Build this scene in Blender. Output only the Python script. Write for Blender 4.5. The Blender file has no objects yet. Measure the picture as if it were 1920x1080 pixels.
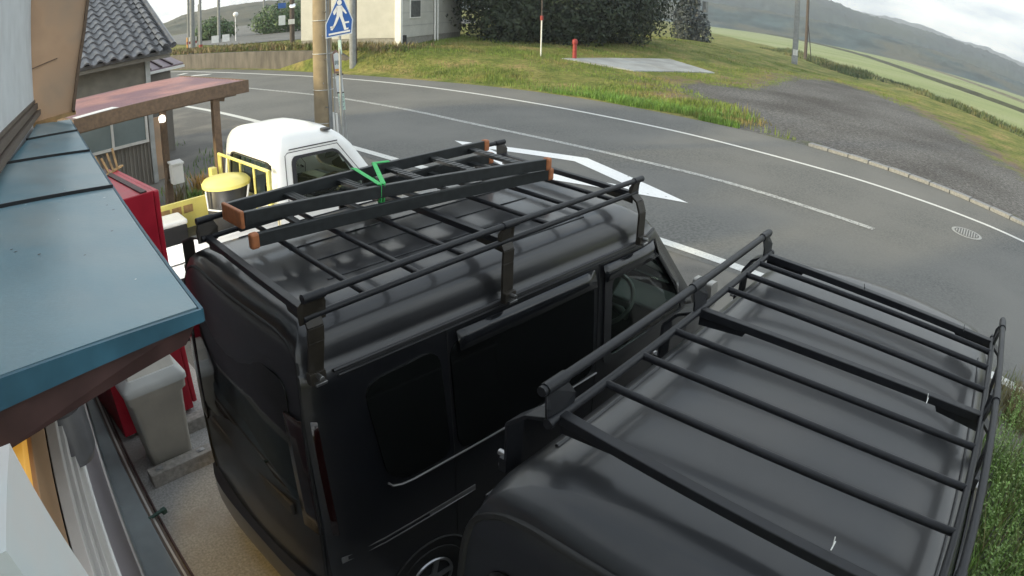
import bpy, bmesh, math, random
from math import radians as RAD, sin, cos, pi, hypot, sqrt
from mathutils import Matrix, Vector, noise
random.seed(7)
S = bpy.context.scene
COL = S.collection

# ---------------------------------------------------------------- camera (wide security lens), sky, sun, exposure
cd = bpy.data.cameras.new('camera'); cam = bpy.data.objects.new('camera', cd); COL.objects.link(cam); S.camera = cam
cd.type = 'PANO'; cd.panorama_type = 'FISHEYE_LENS_POLYNOMIAL'
cd.fisheye_polynomial_k0 = 0
cd.fisheye_polynomial_k1 = -0.041821881760941544
cd.fisheye_polynomial_k2 = -8.73270118950509e-05
cd.fisheye_polynomial_k3 = 3.5841211131467493e-06
cd.fisheye_polynomial_k4 = -3.752092717418989e-07
cd.fisheye_fov = 3.1; cd.sensor_width = 36; cd.sensor_height = 20.25
cd.shift_x = 0.01205; cd.shift_y = -0.0137
cd.clip_start = 0.02; cd.clip_end = 6000
cam.matrix_world = Matrix.Translation((0, 0, 3.0)) @ Matrix((
    (0.6853554546292048, 0.2804437631411938, -0.6720410675882852),
    (-0.7279620140588167, 0.28787003155147645, -0.6222556958533871),
    (0.01895275434936153, 0.9156867044190158, 0.4014457029945828))).to_4x4()

SUN_AZ, SUN_EL = 156.0, 14.0            # degrees from +X towards +Y
w = bpy.data.worlds.new("World"); S.world = w; w.use_nodes = True
nt = w.node_tree; nt.nodes.clear()
def N(nt, t, **k):
    n = nt.nodes.new(t)
    for a, b in k.items(): setattr(n, a, b)
    return n
L = lambda nt, a, b: nt.links.new(a, b)
sky = N(nt, 'ShaderNodeTexSky', sky_type='NISHITA', sun_disc=False)
sky.sun_elevation = RAD(SUN_EL); sky.sun_rotation = RAD(90 - SUN_AZ)
b1 = N(nt, 'ShaderNodeBackground'); b1.inputs[1].default_value = 0.15; L(nt, sky.outputs[0], b1.inputs[0])
tc = N(nt, 'ShaderNodeTexCoord'); mp = N(nt, 'ShaderNodeMapping'); mp.inputs['Scale'].default_value = (2.2, 2.2, 9.0)
L(nt, tc.outputs['Generated'], mp.inputs[0])
nz = N(nt, 'ShaderNodeTexNoise'); nz.inputs['Scale'].default_value = 2.0; nz.inputs['Detail'].default_value = 9; nz.inputs['Roughness'].default_value = .58
L(nt, mp.outputs[0], nz.inputs[0])
cr = N(nt, 'ShaderNodeValToRGB'); cr.color_ramp.elements[0].position = .36; cr.color_ramp.elements[1].position = .60
cr.color_ramp.elements[0].color = (.26, .345, .44, 1); cr.color_ramp.elements[1].color = (1.0, 1.0, .93, 1)
L(nt, nz.outputs[0], cr.inputs[0])
b2 = N(nt, 'ShaderNodeBackground'); b2.inputs[1].default_value = 1.7; L(nt, cr.outputs[0], b2.inputs[0])
mx = N(nt, 'ShaderNodeMixShader')
sx = N(nt, 'ShaderNodeSeparateXYZ'); L(nt, tc.outputs['Generated'], sx.inputs[0])
mrz = N(nt, 'ShaderNodeMapRange'); mrz.inputs[1].default_value = .1; mrz.inputs[2].default_value = .88; mrz.inputs[3].default_value = .94; mrz.inputs[4].default_value = .36
L(nt, sx.outputs[2], mrz.inputs[0]); L(nt, mrz.outputs[0], mx.inputs[0])
L(nt, b1.outputs[0], mx.inputs[1]); L(nt, b2.outputs[0], mx.inputs[2])
wo = N(nt, 'ShaderNodeOutputWorld'); L(nt, mx.outputs[0], wo.inputs[0])

sd = bpy.data.lights.new('sun', 'SUN'); sd.energy = 3.6; sd.angle = RAD(4); sd.color = (1, .83, .47)
so = bpy.data.objects.new('sun', sd); COL.objects.link(so)
dv = Vector((cos(RAD(SUN_EL)) * cos(RAD(SUN_AZ)), cos(RAD(SUN_EL)) * sin(RAD(SUN_AZ)), sin(RAD(SUN_EL))))
so.rotation_euler = (-dv).to_track_quat('-Z', 'Y').to_euler(); so.location = (0, 0, 30)
S.view_settings.view_transform = 'Standard'; S.view_settings.look = 'None'
S.view_settings.exposure = 0.86; S.view_settings.gamma = 1
S.cycles.volume_max_steps = 64
S.cycles.volume_bounces = 0

# ---------------------------------------------------------------- materials
def mat(name, c, rough=.6, metal=0, var=.12, scale=6, bump=0, bscale=60, coat=0, c2=None, c2pos=(.45, .6), c2scale=3, spec=.5, rvar=.1, emit=None, alpha=None, world=True, detail=6, stretch=None):
    m = bpy.data.materials.new(name); m.use_nodes = True; t = m.node_tree; p = t.nodes['Principled BSDF']
    co = N(t, 'ShaderNodeNewGeometry') if world else N(t, 'ShaderNodeTexCoord')
    vec = co.outputs['Position'] if world else co.outputs['Object']
    if stretch:
        mpn = N(t, 'ShaderNodeMapping'); mpn.inputs['Scale'].default_value = stretch; L(t, vec, mpn.inputs[0]); vec = mpn.outputs[0]
    n1 = N(t, 'ShaderNodeTexNoise'); n1.inputs['Scale'].default_value = scale; n1.inputs['Detail'].default_value = detail; L(t, vec, n1.inputs[0])
    hi = [min(1, x * (1 + var * 2)) for x in c]; lo = [x * (1 - var * 2) for x in c]
    r1 = N(t, 'ShaderNodeValToRGB'); r1.color_ramp.elements[0].position = .25; r1.color_ramp.elements[1].position = .75
    r1.color_ramp.elements[0].color = (*lo, 1); r1.color_ramp.elements[1].color = (*hi, 1); L(t, n1.outputs[0], r1.inputs[0])
    out = r1.outputs[0]
    if c2:
        n2 = N(t, 'ShaderNodeTexNoise'); n2.inputs['Scale'].default_value = c2scale; n2.inputs['Detail'].default_value = 8; L(t, vec, n2.inputs[0])
        r2 = N(t, 'ShaderNodeValToRGB'); r2.color_ramp.elements[0].position = c2pos[0]; r2.color_ramp.elements[1].position = c2pos[1]; L(t, n2.outputs[0], r2.inputs[0])
        mm = N(t, 'ShaderNodeMix', data_type='RGBA'); L(t, r2.outputs[0], mm.inputs[0]); L(t, out, mm.inputs[6]); mm.inputs[7].default_value = (*c2, 1); out = mm.outputs[2]
    L(t, out, p.inputs['Base Color'])
    if rvar:
        mr = N(t, 'ShaderNodeMapRange'); mr.inputs[3].default_value = max(.02, rough - rvar); mr.inputs[4].default_value = min(1, rough + rvar); L(t, n1.outputs[0], mr.inputs[0]); L(t, mr.outputs[0], p.inputs['Roughness'])
    else: p.inputs['Roughness'].default_value = rough
    p.inputs['Metallic'].default_value = metal; p.inputs['Specular IOR Level'].default_value = spec
    if coat: p.inputs['Coat Weight'].default_value = coat; p.inputs['Coat Roughness'].default_value = .12
    if bump:
        n3 = N(t, 'ShaderNodeTexNoise'); n3.inputs['Scale'].default_value = bscale; n3.inputs['Detail'].default_value = 4; L(t, vec, n3.inputs[0])
        bp = N(t, 'ShaderNodeBump'); bp.inputs['Strength'].default_value = bump; bp.inputs['Distance'].default_value = .02; L(t, n3.outputs[0], bp.inputs['Height']); L(t, bp.outputs[0], p.inputs['Normal'])
    if emit: p.inputs['Emission Color'].default_value = (*emit[:3], 1); p.inputs['Emission Strength'].default_value = emit[3]
    return m
def glassmat(name, tint=(.5, .6, .56), alpha=.35):
    m = bpy.data.materials.new(name); m.use_nodes = True; t = m.node_tree; t.nodes.clear()
    g = N(t, 'ShaderNodeBsdfGlossy'); g.inputs['Roughness'].default_value = .03; tr = N(t, 'ShaderNodeBsdfTransparent'); tr.inputs[0].default_value = (*tint, 1)
    f = N(t, 'ShaderNodeFresnel'); f.inputs[0].default_value = 1.45
    mx = N(t, 'ShaderNodeMixShader'); L(t, f.outputs[0], mx.inputs[0]); L(t, tr.outputs[0], mx.inputs[1]); L(t, g.outputs[0], mx.inputs[2])
    o = N(t, 'ShaderNodeOutputMaterial'); L(t, mx.outputs[0], o.inputs[0]); return m
M = {}
M['asphalt'] = mat('asphalt', (.118, .118, .110), .82, var=.24, scale=24, bump=.35, bscale=90, c2=(.155, .152, .140), c2scale=.35, c2pos=(.4, .65), detail=8)
M['lot_asphalt'] = mat('lot_asphalt', (.115, .11, .10), .88, var=.18, scale=90, bump=.3, bscale=180, c2=(.17, .16, .14), c2scale=.9)
M['concrete_floor'] = mat('concrete_floor', (.31, .305, .295), .85, var=.16, scale=60, bump=.25, bscale=150, c2=(.23, .21, .19), c2scale=1.3, c2pos=(.5, .7))
M['white_line'] = mat('white_line', (.62, .62, .59), .7, var=.08, scale=40, c2=(.30, .30, .29), c2scale=30, c2pos=(.60, .72))
M['worn_line'] = mat('worn_line', (.42, .42, .40), .75, var=.1, scale=40, c2=(.16, .16, .155), c2scale=26, c2pos=(.47, .62))
M['diamond_white'] = mat('diamond_white', (.80, .80, .79), .7, var=.03, scale=20, c2=(.3, .3, .29), c2scale=9, c2pos=(.68, .72))
M['kerb'] = mat('kerb', (.225, .23, .235), .85, var=.15, scale=20, bump=.2)
M['van_black'] = mat('van_black_paint', (.0055, .0062, .0085), .40, var=.2, coat=.5, rvar=.1, spec=.5, scale=2, c2=(.011, .011, .0125), c2scale=2.2, c2pos=(.45, .75))
M['van_roof_dark'] = mat('van_dark_grey_paint', (.012, .0135, .0165), .38, var=.15, coat=.25, rvar=.08, spec=.5, scale=2.5, c2=(.032, .031, .031), c2scale=1.6, c2pos=(.40, .72))
M['glass_dark'] = mat('privacy_glass', (.006, .0068, .0066), .05, var=.05, rvar=.02, spec=.4)
M['glass_clear'] = glassmat('tinted_glass', (.70, .84, .77))
M['glass_cab'] = glassmat('cab_glass', (.72, .80, .76))
M['rubber'] = mat('black_rubber', (.012, .012, .012), .7, var=.2)
M['chrome'] = mat('bright_trim', (.62, .62, .60), .25, metal=1, rvar=.05)
M['rim'] = mat('alloy_rim', (.45, .46, .48), .3, metal=1)
M['rack_black'] = mat('black_powder_coat', (.010, .011, .014), .46, var=.15, scale=40, rvar=.1, spec=.35)
M['rack_brown'] = mat('warm_lit_black_plate', (.022, .018, .013), .5, var=.2, scale=25)  # black plates tinted brown for the warm light falling on them
M['plastic_dark'] = mat('dark_plastic', (.02, .02, .022), .5)
M['interior'] = mat('van_interior_trim', (.035, .037, .036), .75)
M['interior_tan'] = mat('cab_interior_trim', (.22, .21, .13), .7)
M['tail_red'] = mat('tail_lamp_red', (.012, .003, .003), .12, rvar=.03, spec=.7)
M['amber'] = mat('amber_lens', (.30, .07, .012), .12, rvar=.03)
M['bolt'] = mat('zinc_bolt', (.35, .35, .35), .4, metal=1)
M['ladder_alu'] = mat('black_anodised', (.020, .023, .024), .45, metal=.0, var=.15, scale=30, rvar=.1)
M['ladder_cap'] = mat('brown_plastic_cap', (.36, .13, .05), .55, var=.15, scale=30)
M['strap'] = mat('green_webbing', (.06, .50, .14), .7, var=.12, scale=90)
M['truck_white'] = mat('truck_white_paint', (.82, .82, .80), .3, var=.02, coat=.4, rvar=.05)
M['bed_yellow'] = mat('yellow_lit_bed', (.74, .66, .20), .4, var=.06, scale=5, coat=.2)  # yellow glow over the truck bed put into the base colour
M['red_paint'] = mat('red_enamel', (.40, .012, .03), .38, var=.08, scale=8, rvar=.1)
M['red_dark'] = mat('red_enamel_front', (.40, .012, .03), .4, var=.06)
M['awning_blue'] = mat('blue_painted_sheet', (.085, .185, .235), .34, var=.08, scale=5, rvar=.10, c2=(.24, .29, .30), c2scale=.8, c2pos=(.42, .70), bump=.04, bscale=90)
M['awning_edge'] = mat('blue_fascia', (.028, .095, .14), .5, var=.15, scale=9, c2=(.05, .06, .06), c2scale=6, c2pos=(.6, .75))
M['brown_dark'] = mat('brown_fascia', (.060, .030, .028), .6, var=.18, scale=12)
M['wood_brown'] = mat('weathered_brown_trim', (.085, .065, .05), .65, var=.25, scale=25, stretch=(6, 1, 6))
M['siding'] = mat('ribbed_siding', (.52, .54, .55), .6, var=.05)
M['tan_board'] = mat('tan_plywood', (.52, .335, .21), .65, var=.10, scale=3, c2=(.34, .26, .19), c2scale=1.5)
M['pale_wall'] = mat('pale_wall_paint', (.55, .62, .63), .7, var=.05, scale=2, c2=(.62, .60, .58), c2scale=2)
M['alu_frame'] = mat('pale_window_frame', (.55, .53, .50), .45, var=.05)
M['alu_dark'] = mat('bronze_frame', (.12, .09, .075), .45, var=.1)
M['lav_panel'] = mat('grey_lilac_panel', (.24, .22, .24), .45, var=.06)
M['lit_panel'] = mat('lit_transom', (.6, .36, .10), .5, emit=(1, .48, .06, .22), var=.1)
M['orange_blind'] = mat('orange_blind', (.36, .22, .12), .6, var=.08)
M['step_glass'] = mat('blue_grey_step', (.22, .25, .26), .35, var=.08)
M['carport_roof'] = mat('red_brown_sheet', (.42, .20, .165), .38, var=.12, scale=4, c2=(.24, .12, .13), c2scale=1.2, rvar=.08)
M['carport_wood'] = mat('brown_post_paint', (.13, .085, .055), .6, var=.15, scale=20)
M['bin_body'] = mat('beige_bin_plastic', (.52, .49, .43), .5, var=.06, scale=6)
M['bin_lid'] = mat('grey_bin_lid', (.54, .55, .53), .45, var=.05)
M['block'] = mat('concrete_block', (.30, .28, .255), .9, var=.15, scale=30, bump=.3)
M['tile'] = mat('dark_roof_tile', (.105, .107, .115), .32, var=.22, scale=9, rvar=.1)
M['house_plaster'] = mat('house_plaster', (.20, .185, .16), .8, var=.1)
M['house_siding'] = mat('house_ribbed_siding', (.16, .145, .125), .6, var=.1, stretch=(1, 1, .2))
M['house_glass'] = mat('house_window_glass', (.15, .18, .18), .15, var=.15, scale=1, rvar=.03)
M['purple_roof'] = mat('purple_sheet_roof', (.18, .13, .155), .45, var=.1)
M['concrete_pole'] = mat('concrete_pole', (.28, .225, .15), .85, var=.10, scale=7, bump=.1, c2=(.25, .20, .13), c2scale=3)
M['grey_pole'] = mat('grey_pole', (.22, .23, .235), .8, var=.12, scale=5)
M['dark_pole'] = mat('dark_wood_pole', (.075, .06, .055), .8, var=.15)
M['steel'] = mat('galvanised_steel', (.42, .43, .43), .45, metal=.6, var=.1)
M['white_paint'] = mat('white_paint', (.74, .74, .72), .5, var=.04)
M['sign_blue'] = mat('sign_blue', (.02, .10, .36), .4, var=.05, scale=3)
M['sign_white'] = mat('sign_white', (.66, .70, .72), .45, var=.04)
M['sign_mint'] = mat('sign_mint', (.50, .66, .60), .5, var=.1, scale=40)
M['sign_orange'] = mat('sign_orange', (.75, .36, .06), .5)
M['sign_grey'] = mat('sign_grey_ink', (.25, .30, .30), .6)
M['sign_rim'] = mat('sign_brown_rim', (.25, .16, .14), .5)
M['hydrant_red'] = mat('hydrant_red', (.28, .03, .025), .5, var=.15, scale=10)
M['annex_wall'] = mat('annex_white_siding', (.44, .44, .41), .7, var=.05, scale=2)
M['annex_base'] = mat('annex_concrete_base', (.24, .235, .215), .85, var=.12)
M['shed_wall'] = mat('shed_pale_wall', (.38, .385, .39), .7, var=.05)
M['shed_band'] = mat('shed_grey_band', (.26, .27, .28), .7, var=.08)
M['window_dark'] = mat('annex_window_glass', (.10, .105, .105), .25, var=.15, rvar=.03)
M['retaining'] = mat('weathered_retaining_wall', (.105, .095, .085), .9, var=.25, scale=2.5, stretch=(1, 1, .3), bump=.2)
M['slab'] = mat('pale_concrete_slab', (.34, .355, .36), .85, var=.08, scale=1.5, c2=(.27, .28, .28), c2scale=.8)
M['bark'] = mat('bark', (.08, .06, .045), .9, var=.25, scale=10, bump=.5)
M['leaf_dark'] = mat('conifer_leaf', (.019, .030, .018), .6, var=.36, scale=.9, c2=(.042, .060, .030), c2scale=1.6, c2pos=(.48, .66), detail=9, spec=.3)
M['leaf_green'] = mat('shrub_leaf', (.06, .11, .035), .6, var=.3, scale=3)
M['ivy_grey'] = mat('grey_vine_leaf', (.042, .054, .058), .6, var=.4, scale=2.5)
M['grass_blade'] = mat('grass_blade', (.15, .21, .045), .6, var=.25, scale=1.3, c2=(.24, .20, .08), c2scale=.45, c2pos=(.50, .66), spec=.25)
M['weed_blade'] = mat('weed_blade', (.115, .20, .04), .55, var=.35, scale=9, spec=.3, c2=(.20, .22, .09), c2scale=5, c2pos=(.55, .7))
M['verge_blade'] = mat('verge_blade', (.14, .25, .05), .55, var=.25, scale=3, spec=.25)
M['weed_leaf'] = mat('weed_leaf', (.13, .22, .05), .5, var=.35, scale=6, spec=.35, c2=(.22, .27, .10), c2scale=9, c2pos=(.52, .7))
M['dry_blade'] = mat('dry_grass_blade', (.20, .15, .07), .7, var=.3, scale=4, c2=(.10, .13, .03), c2scale=2)
M['reed_blade'] = mat('bank_blade', (.055, .085, .028), .6, var=.3, scale=1.2, c2=(.17, .155, .06), c2scale=.5, c2pos=(.48, .64))
M['orange_plant'] = mat('orange_leaf', (.42, .24, .05), .6, var=.2)
M['wood_raw'] = mat('bamboo_wood', (.34, .21, .09), .65, var=.2, scale=15)
M['hill'] = mat('wooded_hill', (.026, .044, .046), .9, var=.35, scale=.03, c2=(.045, .062, .045), c2scale=.012, detail=12, spec=.1)  # bluish distance haze mixed into the base colour
M['belt'] = mat('far_tree_belt', (.056, .084, .090), .9, var=.3, scale=.06, c2=(.10, .105, .085), c2scale=.03, detail=10, spec=.1)  # blue-grey of the distance haze put into the colour
M['hill_scrub'] = mat('scrub_hill', (.085, .095, .08), .9, var=.25, scale=.06, c2=(.12, .115, .09), c2scale=.03, detail=12, spec=.1)

# ---------------------------------------------------------------- mesh helpers
WM = {}
def root(name, label, cat, loc=(0, 0, 0), yaw=0, roll=0, group=None):
    o = bpy.data.objects.new(name, None); COL.objects.link(o); o.empty_display_size = .1
    mt = Matrix.Translation(loc) @ Matrix.Rotation(RAD(yaw), 4, 'Z') @ Matrix.Rotation(RAD(roll), 4, 'X')
    o.location = loc; o.rotation_euler = mt.to_euler(); o['label'] = label; o['category'] = cat
    if group: o['group'] = group
    WM[o.name] = mt; return o
class MB:
    def __init__(s): s.v = []; s.f = []; s.mi = []; s.cur = 0
    def add(s, vs, fs):
        n = len(s.v); s.v += [tuple(v) for v in vs]; s.f += [tuple(i + n for i in f) for f in fs]; s.mi += [s.cur] * len(fs); return s
    def box(s, x0, x1, y0, y1, z0, z1, m=None):
        vs = [Vector(p) for p in ((x0, y0, z0), (x1, y0, z0), (x1, y1, z0), (x0, y1, z0), (x0, y0, z1), (x1, y0, z1), (x1, y1, z1), (x0, y1, z1))]
        if m: vs = [m @ v for v in vs]
        return s.add(vs, [(3, 2, 1, 0), (4, 5, 6, 7), (0, 1, 5, 4), (1, 2, 6, 5), (2, 3, 7, 6), (3, 0, 4, 7)])
    def bar(s, a, b, wd, ht, up=(0, 0, 1)):
        a = Vector(a); b = Vector(b); d = (b - a).normalized(); sd = d.cross(Vector(up)).normalized(); u = sd.cross(d)
        vs = []
        for p in (a, b):
            for i, j in ((-1, -1), (1, -1), (1, 1), (-1, 1)): vs.append(p + sd * i * wd / 2 + u * j * ht / 2)
        return s.add(vs, [(0, 3, 2, 1), (4, 5, 6, 7), (0, 1, 5, 4), (1, 2, 6, 5), (2, 3, 7, 6), (3, 0, 4, 7)])
    def tube(s, pts, r, seg=10, cap=True):
        pts = [Vector(p) for p in pts]; rs = r if isinstance(r, (list, tuple)) else [r] * len(pts)
        vs = []; fs = []; pu = None
        for i, p in enumerate(pts):
            d = (pts[min(i + 1, len(pts) - 1)] - pts[max(i - 1, 0)]).normalized()
            u = d.orthogonal().normalized() if pu is None else (pu - d * pu.dot(d)).normalized()
            pu = u; v = d.cross(u)
            for k in range(seg):
                a = 2 * pi * k / seg; vs.append(p + (u * cos(a) + v * sin(a)) * rs[i])
        for i in range(len(pts) - 1):
            for k in range(seg):
                fs.append((i * seg + k, i * seg + (k + 1) % seg, (i + 1) * seg + (k + 1) % seg, (i + 1) * seg + k))
        if cap: fs += [tuple(range(seg - 1, -1, -1)), tuple(range((len(pts) - 1) * seg, len(pts) * seg))]
        return s.add(vs, fs)
    def prism(s, poly, d):                 # polygon in 3D extruded along d
        n = len(poly); d = Vector(d); vs = [Vector(p) for p in poly] + [Vector(p) + d for p in poly]
        nn = sum((Vector(poly[i]).cross(Vector(poly[(i + 1) % n])) for i in range(n)), Vector())
        fs = [tuple(range(n)), tuple(range(2 * n - 1, n - 1, -1))] + [(i, n + i, n + (i + 1) % n, (i + 1) % n) for i in range(n)]
        if nn.dot(d) > 0: fs = [tuple(reversed(f)) for f in fs]
        return s.add(vs, fs)
    def lathe(s, prof, c, seg=24):
        vs = []; fs = []
        for r, z in prof:
            for k in range(seg): vs.append((c[0] + r * cos(2 * pi * k / seg), c[1] + r * sin(2 * pi * k / seg), c[2] + z))
        for i in range(len(prof) - 1):
            for k in range(seg): fs.append((i * seg + k, i * seg + (k + 1) % seg, (i + 1) * seg + (k + 1) % seg, (i + 1) * seg + k))
        return s.add(vs, fs)
    def build(s, name, m, parent=None, smooth=None, bevel=0, local=False):
        me = bpy.data.meshes.new(name); vs = s.v
        if parent is not None and not local:
            inv = WM[parent.name].inverted(); vs = [inv @ Vector(v) for v in vs]
        me.from_pydata([tuple(v) for v in vs], [], s.f); me.update()
        for mm in (m if isinstance(m, list) else [m]): me.materials.append(mm)
        me.polygons.foreach_set('material_index', s.mi)
        o = bpy.data.objects.new(name, me); COL.objects.link(o)
        if parent is not None: o.parent = parent; WM[o.name] = WM[parent.name]
        else: WM[o.name] = Matrix()
        if smooth:
            me.polygons.foreach_set('use_smooth', [True] * len(me.polygons)); me.set_sharp_from_angle(angle=RAD(smooth))
        if bevel:
            b = o.modifiers.new('bevel', 'BEVEL'); b.width = bevel; b.segments = 2; b.limit_method = 'ANGLE'; b.angle_limit = RAD(40)
        return o
def tag(o, label, cat, group=None):
    o['label'] = label; o['category'] = cat
    if group: o['group'] = group
    return o
def struct(o): o['kind'] = 'structure'; return o
def lerp(a, b, t): return a + (b - a) * t
def pw(pts, t):
    if t <= pts[0][0]: return pts[0][1]
    for (a, x), (b, y) in zip(pts, pts[1:]):
        if t <= b: return lerp(x, y, (t - a) / (b - a))
    return pts[-1][1]
def ss(a, b, t):
    t = min(1, max(0, (t - a) / (b - a))); return t * t * (3 - 2 * t)
def inpoly(x, y, P):
    r = False; j = len(P) - 1
    for i in range(len(P)):
        if (P[i][1] > y) != (P[j][1] > y) and x < (P[j][0] - P[i][0]) * (y - P[i][1]) / (P[j][1] - P[i][1]) + P[i][0]: r = not r
        j = i
    return r
def dpoly(x, y, P):
    best = 1e9
    for i in range(len(P)):
        ax, ay = P[i]; bx, by = P[(i + 1) % len(P)]; dx, dy = bx - ax, by - ay
        t = min(1, max(0, ((x - ax) * dx + (y - ay) * dy) / (dx * dx + dy * dy + 1e-9)))
        best = min(best, hypot(x - ax - t * dx, y - ay - t * dy))
    return best

# ---------------------------------------------------------------- terrain
def hgt(x, y):
    wv = ss(13, 27, y); e = 5 - 4.6 * ss(20, 27, y)
    xs_ = 48 + max(0, y - 38) * .8
    h = 1.0 * wv * ss(16.7, 16.7 + e, x) * (1 - ss(xs_, xs_ + 32, x))
    bx = pw([(-40, 46), (-3, 50), (3, 60), (9, 67), (17, 76), (31, 98), (48, 117), (70, 145), (140, 260)], y)
    h += -.55 * ss(bx - 3, bx + 4, x)
    return h
GRAVEL = [(17.0, 7.9), (19.0, 7.6), (20.1, 8.4), (21.9, 10.2), (23, 12.1), (24.1, 13.6), (27, 13.6), (29, 11.8), (34, 12.4), (41, 13.6), (46, 12), (43.7, 8.3), (39.4, 5.3), (34.7, 2.8), (28.4, .1), (23.7, -2.2), (20, -6), (15, -12), (10, -20), (8.4, -18), (12.6, -8), (15.2, -1.5), (16.4, 1.5), (17.2, 4.9)]
def axis(segs):
    out = []
    for a, b, st in segs:
        n = max(1, round((b - a) / st)); out += [lerp(a, b, i / n) for i in range(n)]
    out.append(segs[-1][1]); return out
XS = axis([(-400, -60, 60), (-60, 0, 10), (0, 15, 2), (15, 50, .5), (50, 90, 1.3), (90, 300, 8), (300, 2600, 200)])
YS = axis([(-2600, -300, 200), (-300, -40, 15), (-40, -8, 2), (-8, 30, .5), (30, 60, 1), (60, 160, 5), (160, 500, 25), (500, 2600, 200)])
tm = MB(); nx = len(XS)
tm.v = [(x, y, hgt(x, y) + (.03 * noise.noise((x * .8, y * .8, 0)) * ss(17.5, 19, x) if 16 < x < 90 else 0)) for y in YS for x in XS]
tm.f = [(j * nx + i, j * nx + i + 1, (j + 1) * nx + i + 1, (j + 1) * nx + i) for j in range(len(YS) - 1) for i in range(nx - 1)]; tm.mi = [0] * len(tm.f)
def terrain_mat():
    m = bpy.data.materials.new('terrain'); m.use_nodes = True; t = m.node_tree; p = t.nodes['Principled BSDF']; p.inputs['Roughness'].default_value = .95; p.inputs['Specular IOR Level'].default_value = .15
    g = N(t, 'ShaderNodeNewGeometry'); a = N(t, 'ShaderNodeVertexColor', layer_name='cover')
    sep = N(t, 'ShaderNodeSeparateColor'); L(t, a.outputs[0], sep.inputs[0])
    def noi(sc, det=8, ro=.6, st=None):
        n = N(t, 'ShaderNodeTexNoise'); n.inputs['Scale'].default_value = sc; n.inputs['Detail'].default_value = det; n.inputs['Roughness'].default_value = ro
        if st:
            q = N(t, 'ShaderNodeMapping'); q.inputs['Scale'].default_value = st; L(t, g.outputs['Position'], q.inputs[0]); L(t, q.outputs[0], n.inputs[0])
        else: L(t, g.outputs['Position'], n.inputs[0])
        return n.outputs[0]
    def ramp(src, *st):
        r = N(t, 'ShaderNodeValToRGB'); el = r.color_ramp.elements
        while len(el) < len(st): el.new(.5)
        for e, (po, c) in zip(el, st): e.position = po; e.color = (*c, 1)
        L(t, src, r.inputs[0]); return r.outputs[0]
    def mix(f, a_, b_):
        q = N(t, 'ShaderNodeMix', data_type='RGBA'); L(t, f, q.inputs[0]); L(t, a_, q.inputs[6]); L(t, b_, q.inputs[7]); return q.outputs[2]
    grass = ramp(noi(.55, 10), (.30, (.075, .10, .025)), (.45, (.13, .155, .038)), (.55, (.19, .19, .06)), (.66, (.27, .21, .095)))
    fine = ramp(noi(5, 9, .75), (.32, (.45, .47, .45)), (.66, (1.5, 1.45, 1.35)))
    q = N(t, 'ShaderNodeMix', data_type='RGBA', blend_type='MULTIPLY'); q.inputs[0].default_value = 1; L(t, grass, q.inputs[6]); L(t, fine, q.inputs[7]); grass = q.outputs[2]
    gravel = ramp(noi(8, 12, .9), (.36, (.028, .026, .025)), (.5, (.108, .106, .103)), (.63, (.27, .262, .25)))
    tone = ramp(noi(.16, 6), (.36, (.66, .63, .62)), (.6, (1.2, 1.2, 1.2)))
    q = N(t, 'ShaderNodeMix', data_type='RGBA', blend_type='MULTIPLY'); q.inputs[0].default_value = 1; L(t, gravel, q.inputs[6]); L(t, tone, q.inputs[7]); gravel = q.outputs[2]
    dirt = ramp(noi(1.4, 9), (.3, (.10, .075, .055)), (.55, (.19, .14, .10)), (.7, (.14, .13, .06)))
    field = ramp(noi(.05, 8, .6, (1, .35, 1)), (.3, (.20, .25, .10)), (.5, (.27, .31, .14)), (.7, (.34, .35, .21)))
    fn = ramp(noi(3.5, 7), (.3, (.75, .75, .75)), (.7, (1.2, 1.2, 1.2)))
    q = N(t, 'ShaderNodeMix', data_type='RGBA', blend_type='MULTIPLY'); q.inputs[0].default_value = 1; L(t, field, q.inputs[6]); L(t, fn, q.inputs[7]); field = q.outputs[2]
    def edge(ch, sc, amt, wd=.10):
        ad = N(t, 'ShaderNodeMath', operation='MULTIPLY_ADD'); L(t, noi(sc, 7), ad.inputs[0]); ad.inputs[1].default_value = amt; L(t, ch, ad.inputs[2])
        mr = N(t, 'ShaderNodeMapRange'); mr.inputs[1].default_value = .5 + amt * .5 - wd; mr.inputs[2].default_value = .5 + amt * .5 + wd; L(t, ad.outputs[0], mr.inputs[0]); return mr.outputs[0]
    c = mix(edge(sep.outputs[1], 1.1, 1.2), grass, dirt)
    c = mix(edge(sep.outputs[0], 1.1, 1.5, .22), c, gravel)
    c = mix(edge(sep.outputs[2], .8, .5), c, field)
    L(t, c, p.inputs['Base Color'])
    bp = N(t, 'ShaderNodeBump'); bp.inputs['Strength'].default_value = .5; bp.inputs['Distance'].default_value = .05; L(t, noi(22, 5), bp.inputs['Height']); L(t, bp.outputs[0], p.inputs['Normal'])
    return m
M['terrain'] = terrain_mat()
def cover(x, y):
    g = d = f = 0
    if -25 < y < 16 and 6 < x < 50:
        dd = dpoly(x, y, GRAVEL) * (1 if inpoly(x, y, GRAVEL) else -1); g = min(1, max(0, .5 + dd / 3.2))
        if dd < 0: d = max(0, .62 + dd / 9) if x > 19 else .35
    bx = pw([(-40, 46), (-3, 50), (3, 60), (9, 67), (17, 76), (31, 98), (48, 117), (70, 145), (140, 260)], y)
    f = min(1, max(0, .5 + (x - bx) / 3))
    if 28 < x < bx and y < 30: d = max(d, .38 * ss(bx - 14, bx - 5, x))
    if x < 7.5: g = max(g, .0); d = max(d, .45)
    if x > 16 and y > 33: d = max(d, .3)
    return g, d, f
to = struct(tm.build('ground', M['terrain'], smooth=180))
ca = to.data.color_attributes.new('cover', 'FLOAT_COLOR', 'POINT')
for i, v in enumerate(to.data.vertices):
    ca.data[i].color = (*cover(v.co.x, v.co.y), 1)

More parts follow.
